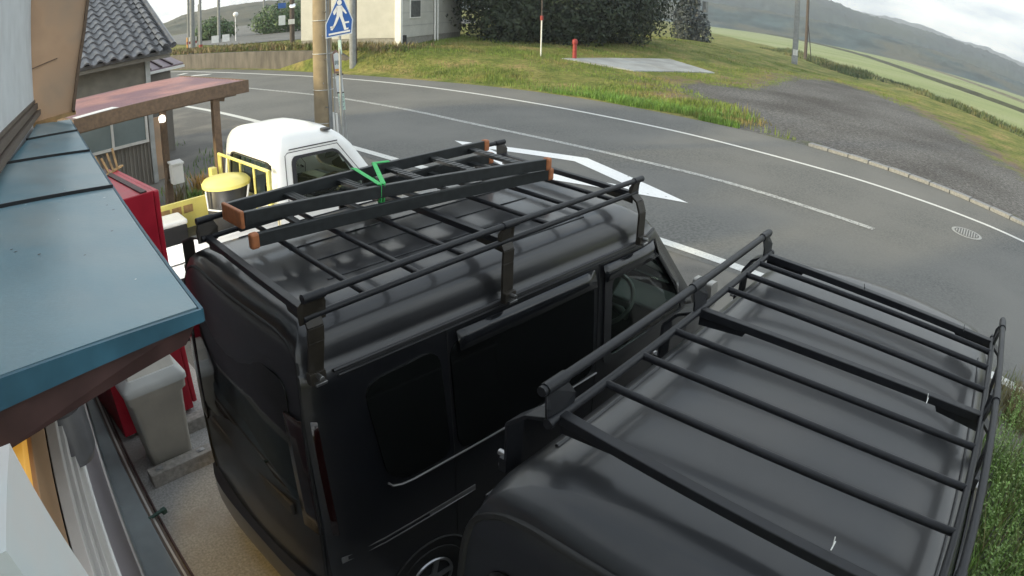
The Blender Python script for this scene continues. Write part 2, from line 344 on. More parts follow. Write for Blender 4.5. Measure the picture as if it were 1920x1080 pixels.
def sheet(name, pts, z, m):
    b = MB(); n = len(pts); b.add([(x, y, z) for x, y in pts], [tuple(range(n))]); o = struct(b.build(name, m))
    if o.data.polygons[0].normal.z < 0: o.data.flip_normals()
    return o
def strip(name, pts, wd, z, m, close=False):
    b = MB(); vs = []
    for i, p in enumerate(pts):
        a = Vector(pts[max(i - 1, 0)]); c = Vector(pts[min(i + 1, len(pts) - 1)]); d = (c - a).normalized(); n = Vector((-d.y, d.x))
        q = Vector(p); vs += [(*(q + n * wd / 2), z), (*(q - n * wd / 2), z)]
    b.add(vs, [(2 * i, 2 * i + 1, 2 * i + 3, 2 * i + 2) for i in range(len(pts) - 1)]); return b
def smoothline(pts, n=8):
    out = []
    P = [Vector(p) for p in pts]
    for i in range(len(P) - 1):
        a, b, c, d = P[max(i - 1, 0)], P[i], P[i + 1], P[min(i + 2, len(P) - 1)]
        for k in range(n):
            t = k / n; out.append(.5 * ((2 * b) + (c - a) * t + (2 * a - 5 * b + 4 * c - d) * t * t + (3 * b - a - 3 * c + d) * t ** 3))
    out.append(P[-1]); return [tuple(p) for p in out]
far_edge = smoothline([(9, 62), (13.2, 50), (15.2, 38), (16.0, 30), (16.3, 25), (16.7, 20), (17.3, 15), (17.4, 11), (17.3, 8), (17.2, 5), (16.5, 1.5), (15.4, -1.5), (12.8, -8), (8.6, -18), (2, -30)], 5)
near_edge = smoothline([(3.0, 62), (6.2, 50), (7.4, 38), (7.7, 30), (7.9, 20), (7.5, 11), (7.25, 4), (6.75, -1), (4.6, -7), (.5, -16), (-7, -28)], 5)
# the road crowned a little: one sheet between its two edges
rb = MB(); NR = 120
def resample(P, n):
    P = [Vector(p) for p in P]; ds = [0]
    for a, b in zip(P, P[1:]): ds.append(ds[-1] + (b - a).length)
    out = []
    for i in range(n):
        t = ds[-1] * i / (n - 1); j = 0
        while j < len(P) - 2 and ds[j + 1] < t: j += 1
        out.append(P[j].lerp(P[j + 1], (t - ds[j]) / (ds[j + 1] - ds[j])))
    return out
A, B = resample(near_edge, NR), resample(far_edge, NR)
rb.v = [(*A[i].lerp(B[i], k / 6), .012) for i in range(NR) for k in range(7)]
rb.f = [(i * 7 + k, i * 7 + k + 1, (i + 1) * 7 + k + 1, (i + 1) * 7 + k) for i in range(NR - 1) for k in range(6)]; rb.mi = [0] * len(rb.f)
ro = struct(rb.build('road', M['asphalt']))
if ro.data.polygons[0].normal.z < 0: ro.data.flip_normals()
# parking lot in front of the shop
lot = [(-.6, -9), (4.6, -9), (6.2, -3.2), (6.72, -2.0), (6.95, -.9), (7.3, 1.5), (7.5, 5), (7.7, 9), (7.95, 14), (8.1, 21), (7.9, 30), (5, 40), (.5, 40)]
struct(sheet('parking_lot', lot, .008, M['lot_asphalt']))
struct(sheet('concrete_apron', [(-.6, -2), (1.35, -2), (1.5, 2), (1.6, 5.6), (.3, 5.6), (-.3, 1)], .014, M['concrete_floor']))
def line(name, pts, wd, m, z=.018):
    return struct(strip(name, smoothline(pts, 6), wd, z, m).build(name, m))
line('road_edge_line', [(12.4, 48), (14.0, 40.6), (14.45, 35), (14.8, 29), (15.15, 25.2), (15.4, 21), (15.4, 16.6), (15.25, 12.9), (15.1, 9.9), (14.98, 7.7), (14.8, 5.85), (14.68, 4.4), (14.6, 3), (14.45, 1.7), (14.25, .3), (13.85, -1.35), (12.2, -6)], .15, M['white_line'])
line('road_centre_line', [(11.6, 27), (11.75, 23), (11.9, 19.9), (11.9, 17.5), (11.7, 14.1), (11.42, 11.3), (11.3, 8), (11.27, 6.7), (11.28, 5.5), (11.23, 4.4), (11.1, 3.2), (10.95, 1.75)], .17, M['worn_line'])
line('road_side_line', [(7.9, 30), (8.2, 20.8), (8.02, 15), (7.74, 10), (7.56, 6.2), (7.42, 3), (7.12, .6), (6.8, -1.25), (5.9, -3.8), (4.6, -6.5)], .19, M['white_line'])
for n_, pts in (('crosswalk_marking', [(13.1, 37.5), (13.75, 37.8)]), ('crosswalk_marking', [(13.1, 35.3), (13.8, 34.1)]), ('crosswalk_marking', [(12.2, 34.9), (12.75, 33.4)])):
    struct(strip(n_, pts, .5, .0185, None).build(n_, M['white_line']))
# diamond warning mark: outline band
OUT = [(9.38, 4.64), (10.53, 7.5), (9.85, 9.6), (9.45, 10.6), (8.55, 8.2)]; OUT = [(9.38, 4.62), (10.55, 7.5), (9.72, 10.4), (8.55, 7.5)]
INN = [(9.42, 5.75), (10.13, 7.5), (9.66, 9.3), (8.97, 7.5)]
db = MB(); db.add([(x, y, .019) for x, y in OUT + INN], [(i, (i + 1) % 4, 4 + (i + 1) % 4, 4 + i) for i in range(4)])
do = struct(db.build('diamond_marking', M['diamond_white']))
if do.data.polygons[0].normal.z < 0: do.data.flip_normals()

# haze is added at the very end
# ---------------------------------------------------------------- kerb stones
kp = resample([p for p in far_edge if -12 < p[1] < 5.4], 200)
run = 0; last = kp[0]; start = kp[0]; kerb_pts = [kp[0]]
for q in kp[1:]:
    run += (q - last).length; last = q
    if run >= .6: kerb_pts.append(q.copy()); run = 0
for i, (a, b) in enumerate(zip(kerb_pts, kerb_pts[1:])):
    d = (b - a).normalized(); n = Vector((-d.y, d.x)) * -1
    if n.x < 0: n = -n
    a2 = a + d * .012; b2 = b - d * .012
    k = MB(); hh = .10 + random.uniform(-.012, .012)
    P = [a2 + n * .0, b2 + n * .0, b2 + n * .22, a2 + n * .22]
    k.prism([(*q, 0.0) for q in P], (0, 0, hh))
    o = k.build('kerb_stone', M['kerb'], bevel=.012)
    tag(o, 'grey concrete kerb stone in the row along the far edge of the road', 'kerb stone', 'kerb stones along the gravel lot')

# manhole
mh = MB(); mh.lathe([(0, .0215), (.285, .0215)], (12.8, .05, 0), 32); mh.cur = 1
mh.lathe([(.285, .0225), (.335, .0225), (.35, .019)], (12.8, .05, 0), 32)
for k in range(-4, 5):
    ww = sqrt(max(0, .25 ** 2 - (k * .058) ** 2)); mh.bar((12.8 - ww, .05 + k * .058, .024), (12.8 + ww, .05 + k * .058, .024), .026, .006)
tag(mh.build('manhole_cover', [mat('manhole_groove', (.085, .085, .08), .7, var=.2, scale=30), mat('manhole_iron', (.30, .30, .285), .55, var=.2, scale=30)]), 'round pale iron manhole cover in the road lane by the white edge line', 'manhole cover')
# concrete slab across the road
Zs = [(25.01, 19.51), (26.45, 16.42), (32.8, 15.23), (33.85, 18.64)]
mid = lambda a, b, t: (lerp(a[0], b[0], t), lerp(a[1], b[1], t))
slb = MB(); zz = .42
for t0, t1 in ((0, .46), (.467, 1)):
    P = [mid(Zs[0], Zs[3], t0), mid(Zs[1], Zs[2], t0), mid(Zs[1], Zs[2], t1), mid(Zs[0], Zs[3], t1)]
    slb.prism([(x, y, hgt(x, y) - .25) for x, y in P], (0, 0, .31))

tag(slb.build('concrete_slab', M['slab'], bevel=.02), 'pale jointed concrete slab set in the grass beside the red hydrant', 'slab')

# ---------------------------------------------------------------- vans
PROF = [(.90, .22), (.965, .30), (1.0, .42), (1.0, .55), (1.0, .68), (1.0, .80), (.998, .90)] + [(lerp(.995, .945, (z - 1.0) / .64), z) for z in [1.0 + .04 * i for i in range(17)]] + \
       [(.938, 1.69), (.925, 1.70), (.91, 1.708), (.90, 1.735), (.888, 1.775), (.86, 1.82), (.81, 1.852), (.74, 1.872), (.62, 1.884), (.5, 1.889), (.36, 1.892), (.2, 1.894), (0, 1.895)]
def loft(hw, prof, xr, xf, br, bf, ns, holes=(), rear_in=.05, front_in=.10, zs=1.0, fcap=None, rcap=None, rearround=.06):
    def pt(s, yy, z):
        sgn = 1 if yy >= 0 else -1; ay = abs(yy)
        nar = 1 - rear_in * max(0, 1 - s / rearround) ** 2 - front_in * max(0, (s - .85) / .15) ** 2
        x = lerp(pw(xr, z), pw(xf, z), s)
        x -= br * (1 - ay * ay) * max(0, 1 - s / .3) ** 2
        x += bf * (1 - ay * ay) * max(0, (s - .7) / .3) ** 2
        return Vector((x, yy * hw * nar, z * zs))
    full = [(-a, z) for a, z in prof] + [(a, z) for a, z in reversed(prof[:-1])]
    st = [i / ns for i in range(ns + 1)]; st = [0, .004, .012, .025] + st[1:-1] + [.975 + .0125, 1.0]; st = sorted(set(st))
    b = MB(); nf = len(full)
    b.v = [tuple(pt(s, a, z)) for s in st for a, z in full]
    for i in range(len(st) - 1):
        for j in range(nf - 1):
            q = (i * nf + j, i * nf + j + 1, (i + 1) * nf + j + 1, (i + 1) * nf + j)
            c = sum((Vector(b.v[k]) for k in q), Vector()) / 4
            if any(h(c) for h in holes): continue
            b.f.append(tuple(reversed(q)))
    for end, s in ((0, 0.0), (1, 1.0)):
        rows = []; base = (0 if end == 0 else (len(st) - 1) * nf); np_ = len(prof)
        for j in range(np_ - 1):
            a, z = prof[j]; row = [base + j]
            for k in range(1, 10):
                yy = lerp(-a, a, k / 10); row.append(len(b.v)); b.v.append(tuple(pt(s, yy, z)))
            row.append(base + nf - 1 - j); rows.append(row)
        for r0, r1 in zip(rows, rows[1:]):
            for k in range(10):
                q = (r0[k], r0[k + 1], r1[k + 1], r1[k])
                c = sum((Vector(b.v[i]) for i in q), Vector()) / 4
                if any(h(c) for h in holes): continue
                b.f.append(q if end == 1 else tuple(reversed(q)))
        # last row to roof centre
        tip = base + np_ - 1; r = rows[-1]
        for k in range(10):
            f = (r[k], r[k + 1], tip); b.f.append(f if end == 1 else tuple(reversed(f)))
    b.f = [tuple(reversed(f)) for f in b.f]
    b.mi = [0] * len(b.f); return b, pt
def rrect(P, r, n=5):           # rounded polygon from corner list
    out = []; m = len(P); P = [Vector(p) for p in P]
    for i in range(m):
        a, b, c = P[i - 1], P[i], P[(i + 1) % m]
        d1 = (a - b); d2 = (c - b); rr = min(r, d1.length * .45, d2.length * .45); p0 = b + d1.normalized() * rr; p2 = b + d2.normalized() * rr
        for k in range(n + 1):
            t = k / n; out.append((1 - t) ** 2 * p0 + 2 * t * (1 - t) * b + t * t * p2)
    return out
def conform(outline, func, th=.006, rings=(1, .92, .6, .25), lift=.004, inner=None):
    """panel that follows a surface: func(u, v) -> (point, normal)"""
    b = MB(); c = sum(outline, Vector((0, 0))) / len(outline); n = len(outline); vs = []
    scl = list(rings) if inner is None else [1, (1 + inner) / 2, inner]
    for k in scl:
        for p in outline:
            q = c + (p - c) * k; P, nn = func(q.x, q.y); vs.append(P + nn * (lift + th))
    fs = []
    for r in range(len(scl) - 1):
        for i in range(n): fs.append((r * n + i, r * n + (i + 1) % n, (r + 1) * n + (i + 1) % n, (r + 1) * n + i))
    if inner is None: fs.append(tuple((len(scl) - 1) * n + i for i in range(n)))
    m0 = len(vs)
    for p in outline: P, nn = func(p.x, p.y); vs.append(P - nn * .004)
    for i in range(n): fs.append((m0 + i, m0 + (i + 1) % n, (i + 1) % n, i))
    if inner is not None:
        m1 = len(vs); last = (len(scl) - 1) * n
        for p in outline: q = c + (p - c) * inner; P, nn = func(q.x, q.y); vs.append(P - nn * .004)
        for i in range(n): fs.append((last + i, last + (i + 1) % n, m1 + (i + 1) % n, m1 + i))
    b.add(vs, fs); return b
def fixn(o):
    bm = bmesh.new(); bm.from_mesh(o.data); bmesh.ops.recalc_face_normals(bm, faces=bm.faces); bm.to_mesh(o.data); bm.free(); return o

XR = [(.22, .05), (.30, .0), (.62, .0), (.80, .012), (1.0, .022), (1.5, .038), (1.70, .055), (1.78, .075), (1.83, .10), (1.86, .135), (1.88, .18), (1.89, .23), (1.895, .30)]
XF = [(.22, 3.28), (.35, 3.36), (.7, 3.37), (.85, 3.32), (1.0, 3.16), (1.26, 2.90), (1.67, 2.50), (1.76, 2.40), (1.84, 2.25), (1.895, 2.05)]
def wheel(parent, x, y, r, side, local=True):
    t = MB()
    prof = [(r * .62, -.075), (r * .80, -.088), (r * .95, -.082), (r, -.055), (r, .055), (r * .95, .082), (r * .80, .088), (r * .62, .075)]
    def ring(b, prof, seg=28):
        vs = []; fs = []
        for rr, yy in prof:
            for k in range(seg): a = 2 * pi * k / seg; vs.append((x + rr * cos(a), y + yy, r + rr * sin(a)))
        for i in range(len(prof) - 1):
            for k in range(seg): fs.append((i * seg + k, i * seg + (k + 1) % seg, (i + 1) * seg + (k + 1) % seg, (i + 1) * seg + k))
        b.add(vs, fs)
    ring(t, prof); o = t.build('wheel', M['rubber'], parent, smooth=40, local=True); fixn(o)
    ty = o
    d = MB(); sg = side
    ring(d, [(r * .63, sg * .07), (r * .60, sg * .085), (r * .55, sg * .085), (r * .53, sg * .05), (r * .1, sg * .045), (.001, sg * .045)])
    for k in range(5):
        a = 2 * pi * k / 5
        d.bar((x + .03 * cos(a), y + sg * .075, r + .03 * sin(a)), (x + r * .56 * cos(a), y + sg * .072, r + r * .56 * sin(a)), .035, .02, up=(0, 1, 0))
    ring(d, [(.045, sg * .06), (.045, sg * .085), (.001, sg * .088)])
    fixn(d.build('rim', M['rim'], ty, smooth=30, local=True))
def make_van(label, loc, yaw, roll, paint, hw, near_wheels=True, dark=False):
    rt = root('parked_van', label, 'van', loc, yaw, roll)
    FW = [(1.90, 1.02), (1.88, 1.585), (2.42, 1.585), (2.80, 1.22), (2.90, 1.04)]
    WS_lo, WS_hi = 1.06, 1.62
    def hole_side(c): return abs(c.y) > hw * .85 and 1.0 < c.z < 1.62 and inpoly(c.x, c.z, [(1.95, 1.05), (1.93, 1.56), (2.40, 1.56), (2.76, 1.21), (2.83, 1.07)])
    def hole_front(c): return c.x > 2.3 and abs(c.y) < hw * .84 and WS_lo < c.z < WS_hi
    b, pt = loft(hw, PROF, XR, XF, .045, .17, 64, (hole_side, hole_front))
    body = b.build('body', paint, rt, smooth=50, local=True)
    def side(sg):
        def f(x, z):
            xr, xf = pw(XR, z), pw(XF, z); a = pw([(zz_, aa) for aa, zz_ in PROF[:28]], z); s = (x - xr) / (xf - xr)
            P = pt(s, sg * a, z); P.x = x; return P, Vector((0, sg, .06)).normalized()
        return f
    def rear(y, z):
        a = pw([(zz_, aa) for aa, zz_ in PROF[:28]], z); P = pt(0, y / (hw * a * .95), z); P.y = y; return P, Vector((-1, 0, .1)).normalized()
    def front(y, z):
        a = pw([(zz_, aa) for aa, zz_ in PROF[:28]], z); P = pt(1, max(-1, min(1, y / (hw * a * .9))), z); P.y = y; return P, Vector((.72, 0, .69)).normalized()
    for sg in (-1, 1):
        F = side(sg)
        for poly in ([(.36, 1.10), (.30, 1.58), (.70, 1.60), (.73, 1.03), (.46, 1.03)], [(.78, 1.02), (.76, 1.60), (1.78, 1.60), (1.80, 1.02)]):
            fixn(conform(rrect(poly, .09), F).build('side_window', M['glass_dark'], body, smooth=40, local=True))
        fixn(conform(rrect(FW, .06), F, inner=.86).build('window_frame', M['plastic_dark'], body, smooth=40, local=True))
        fixn(conform(rrect([(1.93, 1.04), (1.91, 1.56), (2.40, 1.56), (2.77, 1.21), (2.85, 1.06)], .05), F, th=.002, lift=.001).build('front_side_window', M['glass_clear'], body, smooth=40, local=True))
        # smoked wind deflectors along the top of the side windows
        for (xa, xb) in ((.80, 1.78), (1.86, 2.44)):
            v = MB(); vs = []
            n = 14
            for i in range(n + 1):
                x = lerp(xa, xb, i / n)
                Pt, nn = F(x, 1.645); Pb, nb = F(x, 1.555); vs += [Pt + nn * .012, Pb + nb * .034]
            fs = [(2 * i, 2 * i + 1, 2 * i + 3, 2 * i + 2) for i in range(n)]
            if xb > 2.4:
                k0 = len(vs)
                for i in range(9):
                    t = i / 8; x = lerp(2.44, 2.78, t); z = lerp(1.645, 1.275, t); Pt, nn = F(x + .02, min(z, 1.645)); Pb, nb = F(x - .05, z - .06); vs += [Pt + nn * .012, Pb + nb * .034]
                fs += [(k0 + 2 * i, k0 + 2 * i + 1, k0 + 2 * i + 3, k0 + 2 * i + 2) for i in range(8)]; fs.append((2 * n, 2 * n + 1, k0 + 1, k0))
            v.add(vs, fs); o = v.build('window_visor', M['visor'], body, smooth=60, local=True)
            sm = o.modifiers.new('thick', 'SOLIDIFY'); sm.thickness = .003
        # gutter rail, belt trim, side moulding
        g = MB(); g.tube([F(x, 1.695)[0] + Vector((0, sg * .012, 0)) for x in [.18 + .1 * i for i in range(24)]], .008, 6); g.tube([F(x, 1.668)[0] + Vector((0, sg * .006, 0)) for x in [.2 + .1 * i for i in range(23)]], .005, 6)
        g.build('rain_gutter', M['plastic_dark'], body, smooth=60, local=True)
        t = MB(); t.tube([F(x, z)[0] + Vector((0, sg * .006, 0)) for x, z in ((.36, 1.055), (.38, 1.03), (.43, 1.012), (.5, 1.006), (.8, 1.003), (1.2, 1.0), (1.84, 1.0))], .006, 6); t.build('belt_trim', M['chrome_dim'], body, smooth=60, local=True)
        t = MB()
        for z in (.715, .745): t.tube([F(x, z)[0] + Vector((0, sg * .004, 0)) for x in (.06, .3, .6, .88)], .0035, 6)
        t.bar(F(.06, .73)[0] + Vector((0, sg * .001, 0)), F(.88, .73)[0] + Vector((0, sg * .001, 0)), .012, .03); t.build('side_moulding', M['chrome_dim'], body, smooth=60, local=True)
        # door seams as thin dark recess strips
        for x in (.755, 1.835, 2.92):
            t = MB(); zt = 1.66 if x < 2 else 1.0
            pts = [F(x, lerp(.34, zt, i / 8))[0] + Vector((0, sg * .0015, 0)) for i in range(9)]
            t.tube(pts, .0028, 4); t.build('door_seam', M['rubber'], body, local=True)
        # mirror
        mm = MB(); P = F(2.93, 1.08)[0]; mm.prism(rrect_pts([(P.x, P.z), (P.x - .02, P.z + .19), (P.x + .08, P.z + .19), (P.x + .10, P.z + .0)], .03, P.y + sg * .04), (0, sg * .15, 0))
        mm.tube([P, P + Vector((0, sg * .05, .02))], .02); fixn(mm.build('door_mirror', M['mirror_cap'], body, smooth=40, local=True))
        # tail lamp, on the rear corner
        tl = MB(); vs = []
        for i in range(7):
            z = lerp(.90, 1.50, i / 6)
            for k in range(5):
                yy = sg * lerp(.80, 1.0, k / 4); a = pw([(zz_, aa) for aa, zz_ in PROF[:28]], z); P = pt(0 if k < 4 else .02, yy * a, z); vs.append(P + Vector((-.008, sg * (.006 if k == 4 else 0), 0)))
        tl.add(vs, [(i * 5 + k, i * 5 + k + 1, (i + 1) * 5 + k + 1, (i + 1) * 5 + k) for i in range(6) for k in range(4)]); tl.mi = [0] * 24
        o = tl.build('tail_lamp', [M['tail_red'], M['amber']], body, smooth=40, local=True); sm = o.modifiers.new('thick', 'SOLIDIFY'); sm.thickness = .01; sm.offset = 0
        hl = MB(); hl.box(3.28, 3.385, sg * hw * .55, sg * hw * .88, .62, .80); fixn(hl.build('headlight', M['white_paint'], body, bevel=.02, local=True))
        for wx in (.56, 2.86): wheel(rt, wx, sg * (hw - .075), .24, sg)
        for wx in (.56, 2.86):
            ar = MB(); ar.tube([(wx + .285 * cos(a), sg * (hw - .004), .24 + .285 * sin(a)) for a in [pi * i / 16 for i in range(17)]], .012, 6); ar.build('wheel_arch', M['rubber'], body, smooth=60, local=True)
        for wx in (.56, 2.86):
            wl = MB(); vs = [(wx, sg * (hw + .001), .24)] + [(wx + .28 * cos(a), sg * (hw + .001), .24 + .28 * sin(a)) for a in [2 * pi * i / 32 for i in range(32)]]
            wl.add(vs, [(0, 1 + i, 1 + (i + 1) % 32) for i in range(32)])
            wl.build('wheel_well', M['rubber'], body, local=True)
    # rear hatch: window, seams, spoiler lip, wiper, bumper, plate
    h = conform(rrect([(-.56, 1.02), (-.53, 1.65), (.53, 1.65), (.56, 1.02)], .09), rear); fixn(h.build('rear_window', M['glass_dark'], body, smooth=40, local=True))
    seam = MB()
    path = [(-.62, .5), (-.635, 1.0), (-.625, 1.45), (-.615, 1.66), (-.57, 1.765), (-.42, 1.815), (0, 1.825), (.42, 1.815), (.57, 1.765), (.615, 1.66), (.625, 1.45), (.635, 1.0), (.62, .5)]
    seam.tube([rear(y * hw / .7 if True else y, z)[0] + Vector((-.002, 0, 0)) for y, z in smoothline(path, 5)], .009 if not dark else .013, 6); seam.build('hatch_seal', M['rubber'], body, smooth=60, local=True)
    gar = MB(); gar.bar(rear(-.45, .93)[0] + Vector((-.008, 0, 0)), rear(.45, .93)[0] + Vector((-.008, 0, 0)), .02, .07); gar.build('hatch_garnish', M['plastic_dark'], body, bevel=.005, local=True)
    bp = MB(); vs = []
    n = 16
    for i in range(n + 1):
        yy = lerp(-1, 1, i / n); x = -.055 + .07 * abs(yy) ** 5
        for dx, z in ((.05, .20), (-.01, .22), (-.03, .32), (-.025, .46), (.04, .50)): vs.append((x + dx, yy * hw * 1.0, z))
    bp.add(vs, [(i * 5 + k, (i + 1) * 5 + k, (i + 1) * 5 + k + 1, i * 5 + k + 1) for i in range(n) for k in range(4)]); fixn(bp.build('rear_bumper', paint, body, smooth=40, local=True))
    np_ = MB(); np_.box(-.06, -.045, -.165, .165, .62, .785, Matrix.Translation((.035, 0, 0))); np_.build('number_plate_holder', M['plastic_dark'], body, bevel=.003, local=True)
    fb = MB(); fb.box(3.30, 3.42, -hw * .9, hw * .9, .24, .52); fb.build('front_bumper', paint, body, bevel=.05, local=True)
    fixn(conform(rrect([(-.60, 1.07), (-.56, 1.60), (.56, 1.60), (.60, 1.07)], .06), front, th=.001, lift=.0).build('windscreen', M['glass_cab'], body, smooth=60, local=True))
    # raised ribs pressed into the roof
    for yy in ((-.72, -.45, -.15, .15, .45, .72) if not dark else (-.79, .79)):
        z = pw([(aa, zz_) for aa, zz_ in reversed(PROF[27:])], abs(yy)); pts = [pt(lerp(.10, .86, i / 12), yy, z) + Vector((0, 0, .0015)) for i in range(13)]
        rib = MB(); rib.tube(pts, .0045 if not dark else .007, 6); rib.build('roof_rib', M['roof_rib'] if not dark else paint, body, smooth=60, local=True)
    # interior: floor, dash, wheel, seats
    it = MB(); it.box(.2, 3.1, -hw * .9, hw * .9, .40, .45); it.box(2.74, 3.1, -hw * .86, hw * .86, .75, 1.03); it.build('cabin_floor', M['interior'], body, bevel=.02, local=True)
    sw = MB(); c = Vector((2.50, -hw * .42, 1.12)); nrm = Vector((-.75, 0, .66)).normalized(); u = Vector((0, 1, 0)); v2 = nrm.cross(u)
    sw.tube([c + u * .18 * cos(a) + v2 * .18 * sin(a) for a in [2 * pi * i / 28 for i in range(29)]], .016, 8, cap=False)
    for a in (0, pi, -pi / 2): sw.bar(c, c + (u * cos(a) + v2 * sin(a)) * .17, .035, .015, up=nrm)
    sw.tube([c, c - nrm * .35], .03); sw.build('steering_wheel', M['interior_light'], body, smooth=40, local=True)
    for sg in (-1, 1):
        st = MB(); y0 = sg * hw * .48
        st.box(1.80, 2.28, y0 - .22, y0 + .22, .62, .78); st.box(1.66, 1.80, y0 - .22, y0 + .22, .70, 1.26); st.box(1.64, 1.74, y0 - .12, y0 + .12, 1.28, 1.46); st.build('seat', M['interior'], body, bevel=.05, local=True)
    return rt, body, pt
def rrect_pts(P, r, y): return [(p.x, y, p.y) for p in rrect(P, r)]
M['visor'] = mat('smoked_visor', (.012, .013, .015), .12, rvar=.03)
M['mirror_cap'] = mat('mirror_cap_paint', (.30, .29, .27), .3, metal=.3)
M['chrome_dim'] = mat('side_trim', (.22, .22, .22), .35, metal=.5)
M['roof_rib'] = mat('roof_seam_sealant', (.004, .005, .007), .4)
M['interior_light'] = mat('wheel_rim_vinyl', (.12, .12, .11), .4)

van1, body1, pt1 = make_van('black high-roof van carrying a folded ladder, parked beside the grey litter bin', (.955, 2.545, 0), -1.0, 0, M['van_black'], .70)
van2, body2, pt2 = make_van('dark grey van with an empty roof rack, parked beside the tall weeds', (.865, .345, .0), 1.8, 1.6, M['van_roof_dark'], .715, dark=True)

# ---------------------------------------------------------------- roof racks (bolted to the vans)
def rack(parent, near_lo, far_lo, zn, zf, up_h, xs_n, xs_f, over, gut_n, gut_f, plate_mat, sgn=-1):
    """near side = smaller y; xs_*: 9 bar stations along the rails"""
    def P(side, x, dz=0, dy=0):
        pl = near_lo if side == 0 else far_lo; z = zn if side == 0 else zf
        t = (x - pl[0][0]) / (pl[1][0] - pl[0][0]); return Vector((x, lerp(pl[0][1], pl[1][1], t) + dy, z + dz))
    rk = bpy.data.objects.new('roof_rack', None); COL.objects.link(rk); rk.parent = parent; WM[rk.name] = WM[parent.name]
    for side, xs, sg in ((0, xs_n, -1), (1, xs_f, 1)):
        a, b = xs[0] - over, xs[-1] + over; r = MB()
        r.tube([P(side, a), P(side, b)], .0135, 10)
        for e in (a, b): r.tube([P(side, e - .008, 0), P(side, e + .008, 0)], .0155, 10)
        r.build('lower_rail', M['rack_black'], rk, smooth=40); r = MB()
        r.tube([P(side, a - .01, up_h, sg * .025), P(side, b + .01, up_h, sg * .025)], .0145, 10)
        for i in (0, 4, 8):      # sleeve on the upper tube
            r.tube([P(side, xs[i] - .045, up_h, sg * .025), P(side, xs[i] + .045, up_h, sg * .025)], .018, 10)
        r.build('upper_rail', M['rack_black'], rk, smooth=40)
    for i in range(9):
        c = MB(); a = P(0, xs_n[i]); b = P(1, xs_f[i])
        if i in (0, 4, 8): c.bar(a + Vector((0, 0, -.004)), b + Vector((0, 0, -.004)), .034, .03)
        else: c.tube([a, b], .0125, 10)
        c.build('crossbar', M['rack_black'], rk, smooth=40 if i not in (0, 4, 8) else None, bevel=.003 if i in (0, 4, 8) else 0)
    for side, xs, sg, gut in ((0, xs_n, -1, gut_n), (1, xs_f, 1, gut_f)):
        for i in (0, 4, 8):
            c = MB(); x = xs[i]; p0 = P(side, x, up_h, sg * .022); p1 = P(side, x, 0, 0); q = Vector((x + (0 if i else -.0), *gut(x)))
            wd = .046 if i else .055
            poly = [(p0.x - wd * .7, p0.y, p0.z), (p0.x + wd * .7, p0.y, p0.z), (p1.x + wd * 1.1, p1.y, lerp(p0.z, p1.z, .5)), (p1.x + wd, p1.y, p1.z - .02), (p1.x - wd, p1.y, p1.z - .02), (p1.x - wd * 1.1, p1.y, lerp(p0.z, p1.z, .5))]
            c.prism(poly, (0, sg * .007, 0))
            # gusset under the bar, leg strap down to the gutter, clamp
            inward = -sg
            c.prism([(x, p1.y, p1.z), (x, p1.y + inward * .20, p1.z - .01), (x, p1.y + inward * .18, p1.z - .045), (x, p1.y, p1.z - .06)], (.006, 0, 0))
            kn = Vector((x, max(q.y, p1.y + .01) if sg > 0 else min(q.y, p1.y - .01), lerp(p1.z, q.z, .35)))
            pts = [p1, p1.lerp(kn, .5) + Vector((0, sg * .012, .012)), kn, q]
            for a_, b_ in zip(pts, pts[1:]): c.bar(a_, b_, .068, .012, up=(0, sg, .2))
            c.bar(q + Vector((-.035, sg * .01, .02)), q + Vector((.035, sg * .01, .02)), .03, .05)
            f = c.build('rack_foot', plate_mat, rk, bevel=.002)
            bl = MB(); bl.tube([q + Vector((.0, sg * .02, .03)), q + Vector((.0, sg * .055, .03))], .011, 8); bl.bar(q + Vector((-.02, sg * .03, .0)), q + Vector((.03, sg * .03, .0)), .02, .012); bl.build('clamp_bolt', M['bolt'], rk, bevel=.002)
    return rk
xs1n = [1.03, 1.28, 1.54, 1.80, 2.04, 2.36, 2.66, 2.93, 3.13]; xs1f = [1.09, 1.35, 1.61, 1.87, 2.11, 2.43, 2.73, 3.02, 3.24]
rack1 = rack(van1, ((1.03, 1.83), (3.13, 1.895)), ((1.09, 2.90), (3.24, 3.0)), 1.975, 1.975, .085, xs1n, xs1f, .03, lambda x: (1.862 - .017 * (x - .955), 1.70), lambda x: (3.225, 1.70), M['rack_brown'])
xs2n = [1.125, 1.42, 1.63, 1.86, 2.07, 2.27, 2.47, 2.63, 2.74]; xs2f = [1.175, 1.385, 1.595, 1.81, 2.02, 2.27, 2.47, 2.64, 2.765]
rack2 = rack(van2, ((1.1, -.25), (2.74, -.245)), ((1.175, .86), (2.765, .92)), 1.955, 1.985, .09, xs2n, xs2f, .05, lambda x: (-.315, 1.70), lambda x: (1.02, 1.715), M['rack_black'])
# cable ties on the front van's crossbars
for x, y, z in ((2.72, .42, 1.99), (2.7, -.09, 1.975), (1.98, -.02, 1.98), (1.16, .06, 1.985)):
    t = MB(); t.tube([(x, y, z), (x + .005, y + .005, z + .026)], .0014, 5); t.tube([(x - .012, y, z), (x + .012, y, z + .008)], .002, 5)
    t.build('cable_tie', M['white_paint'] if x < 2.3 else M['rack_black'], rack2)

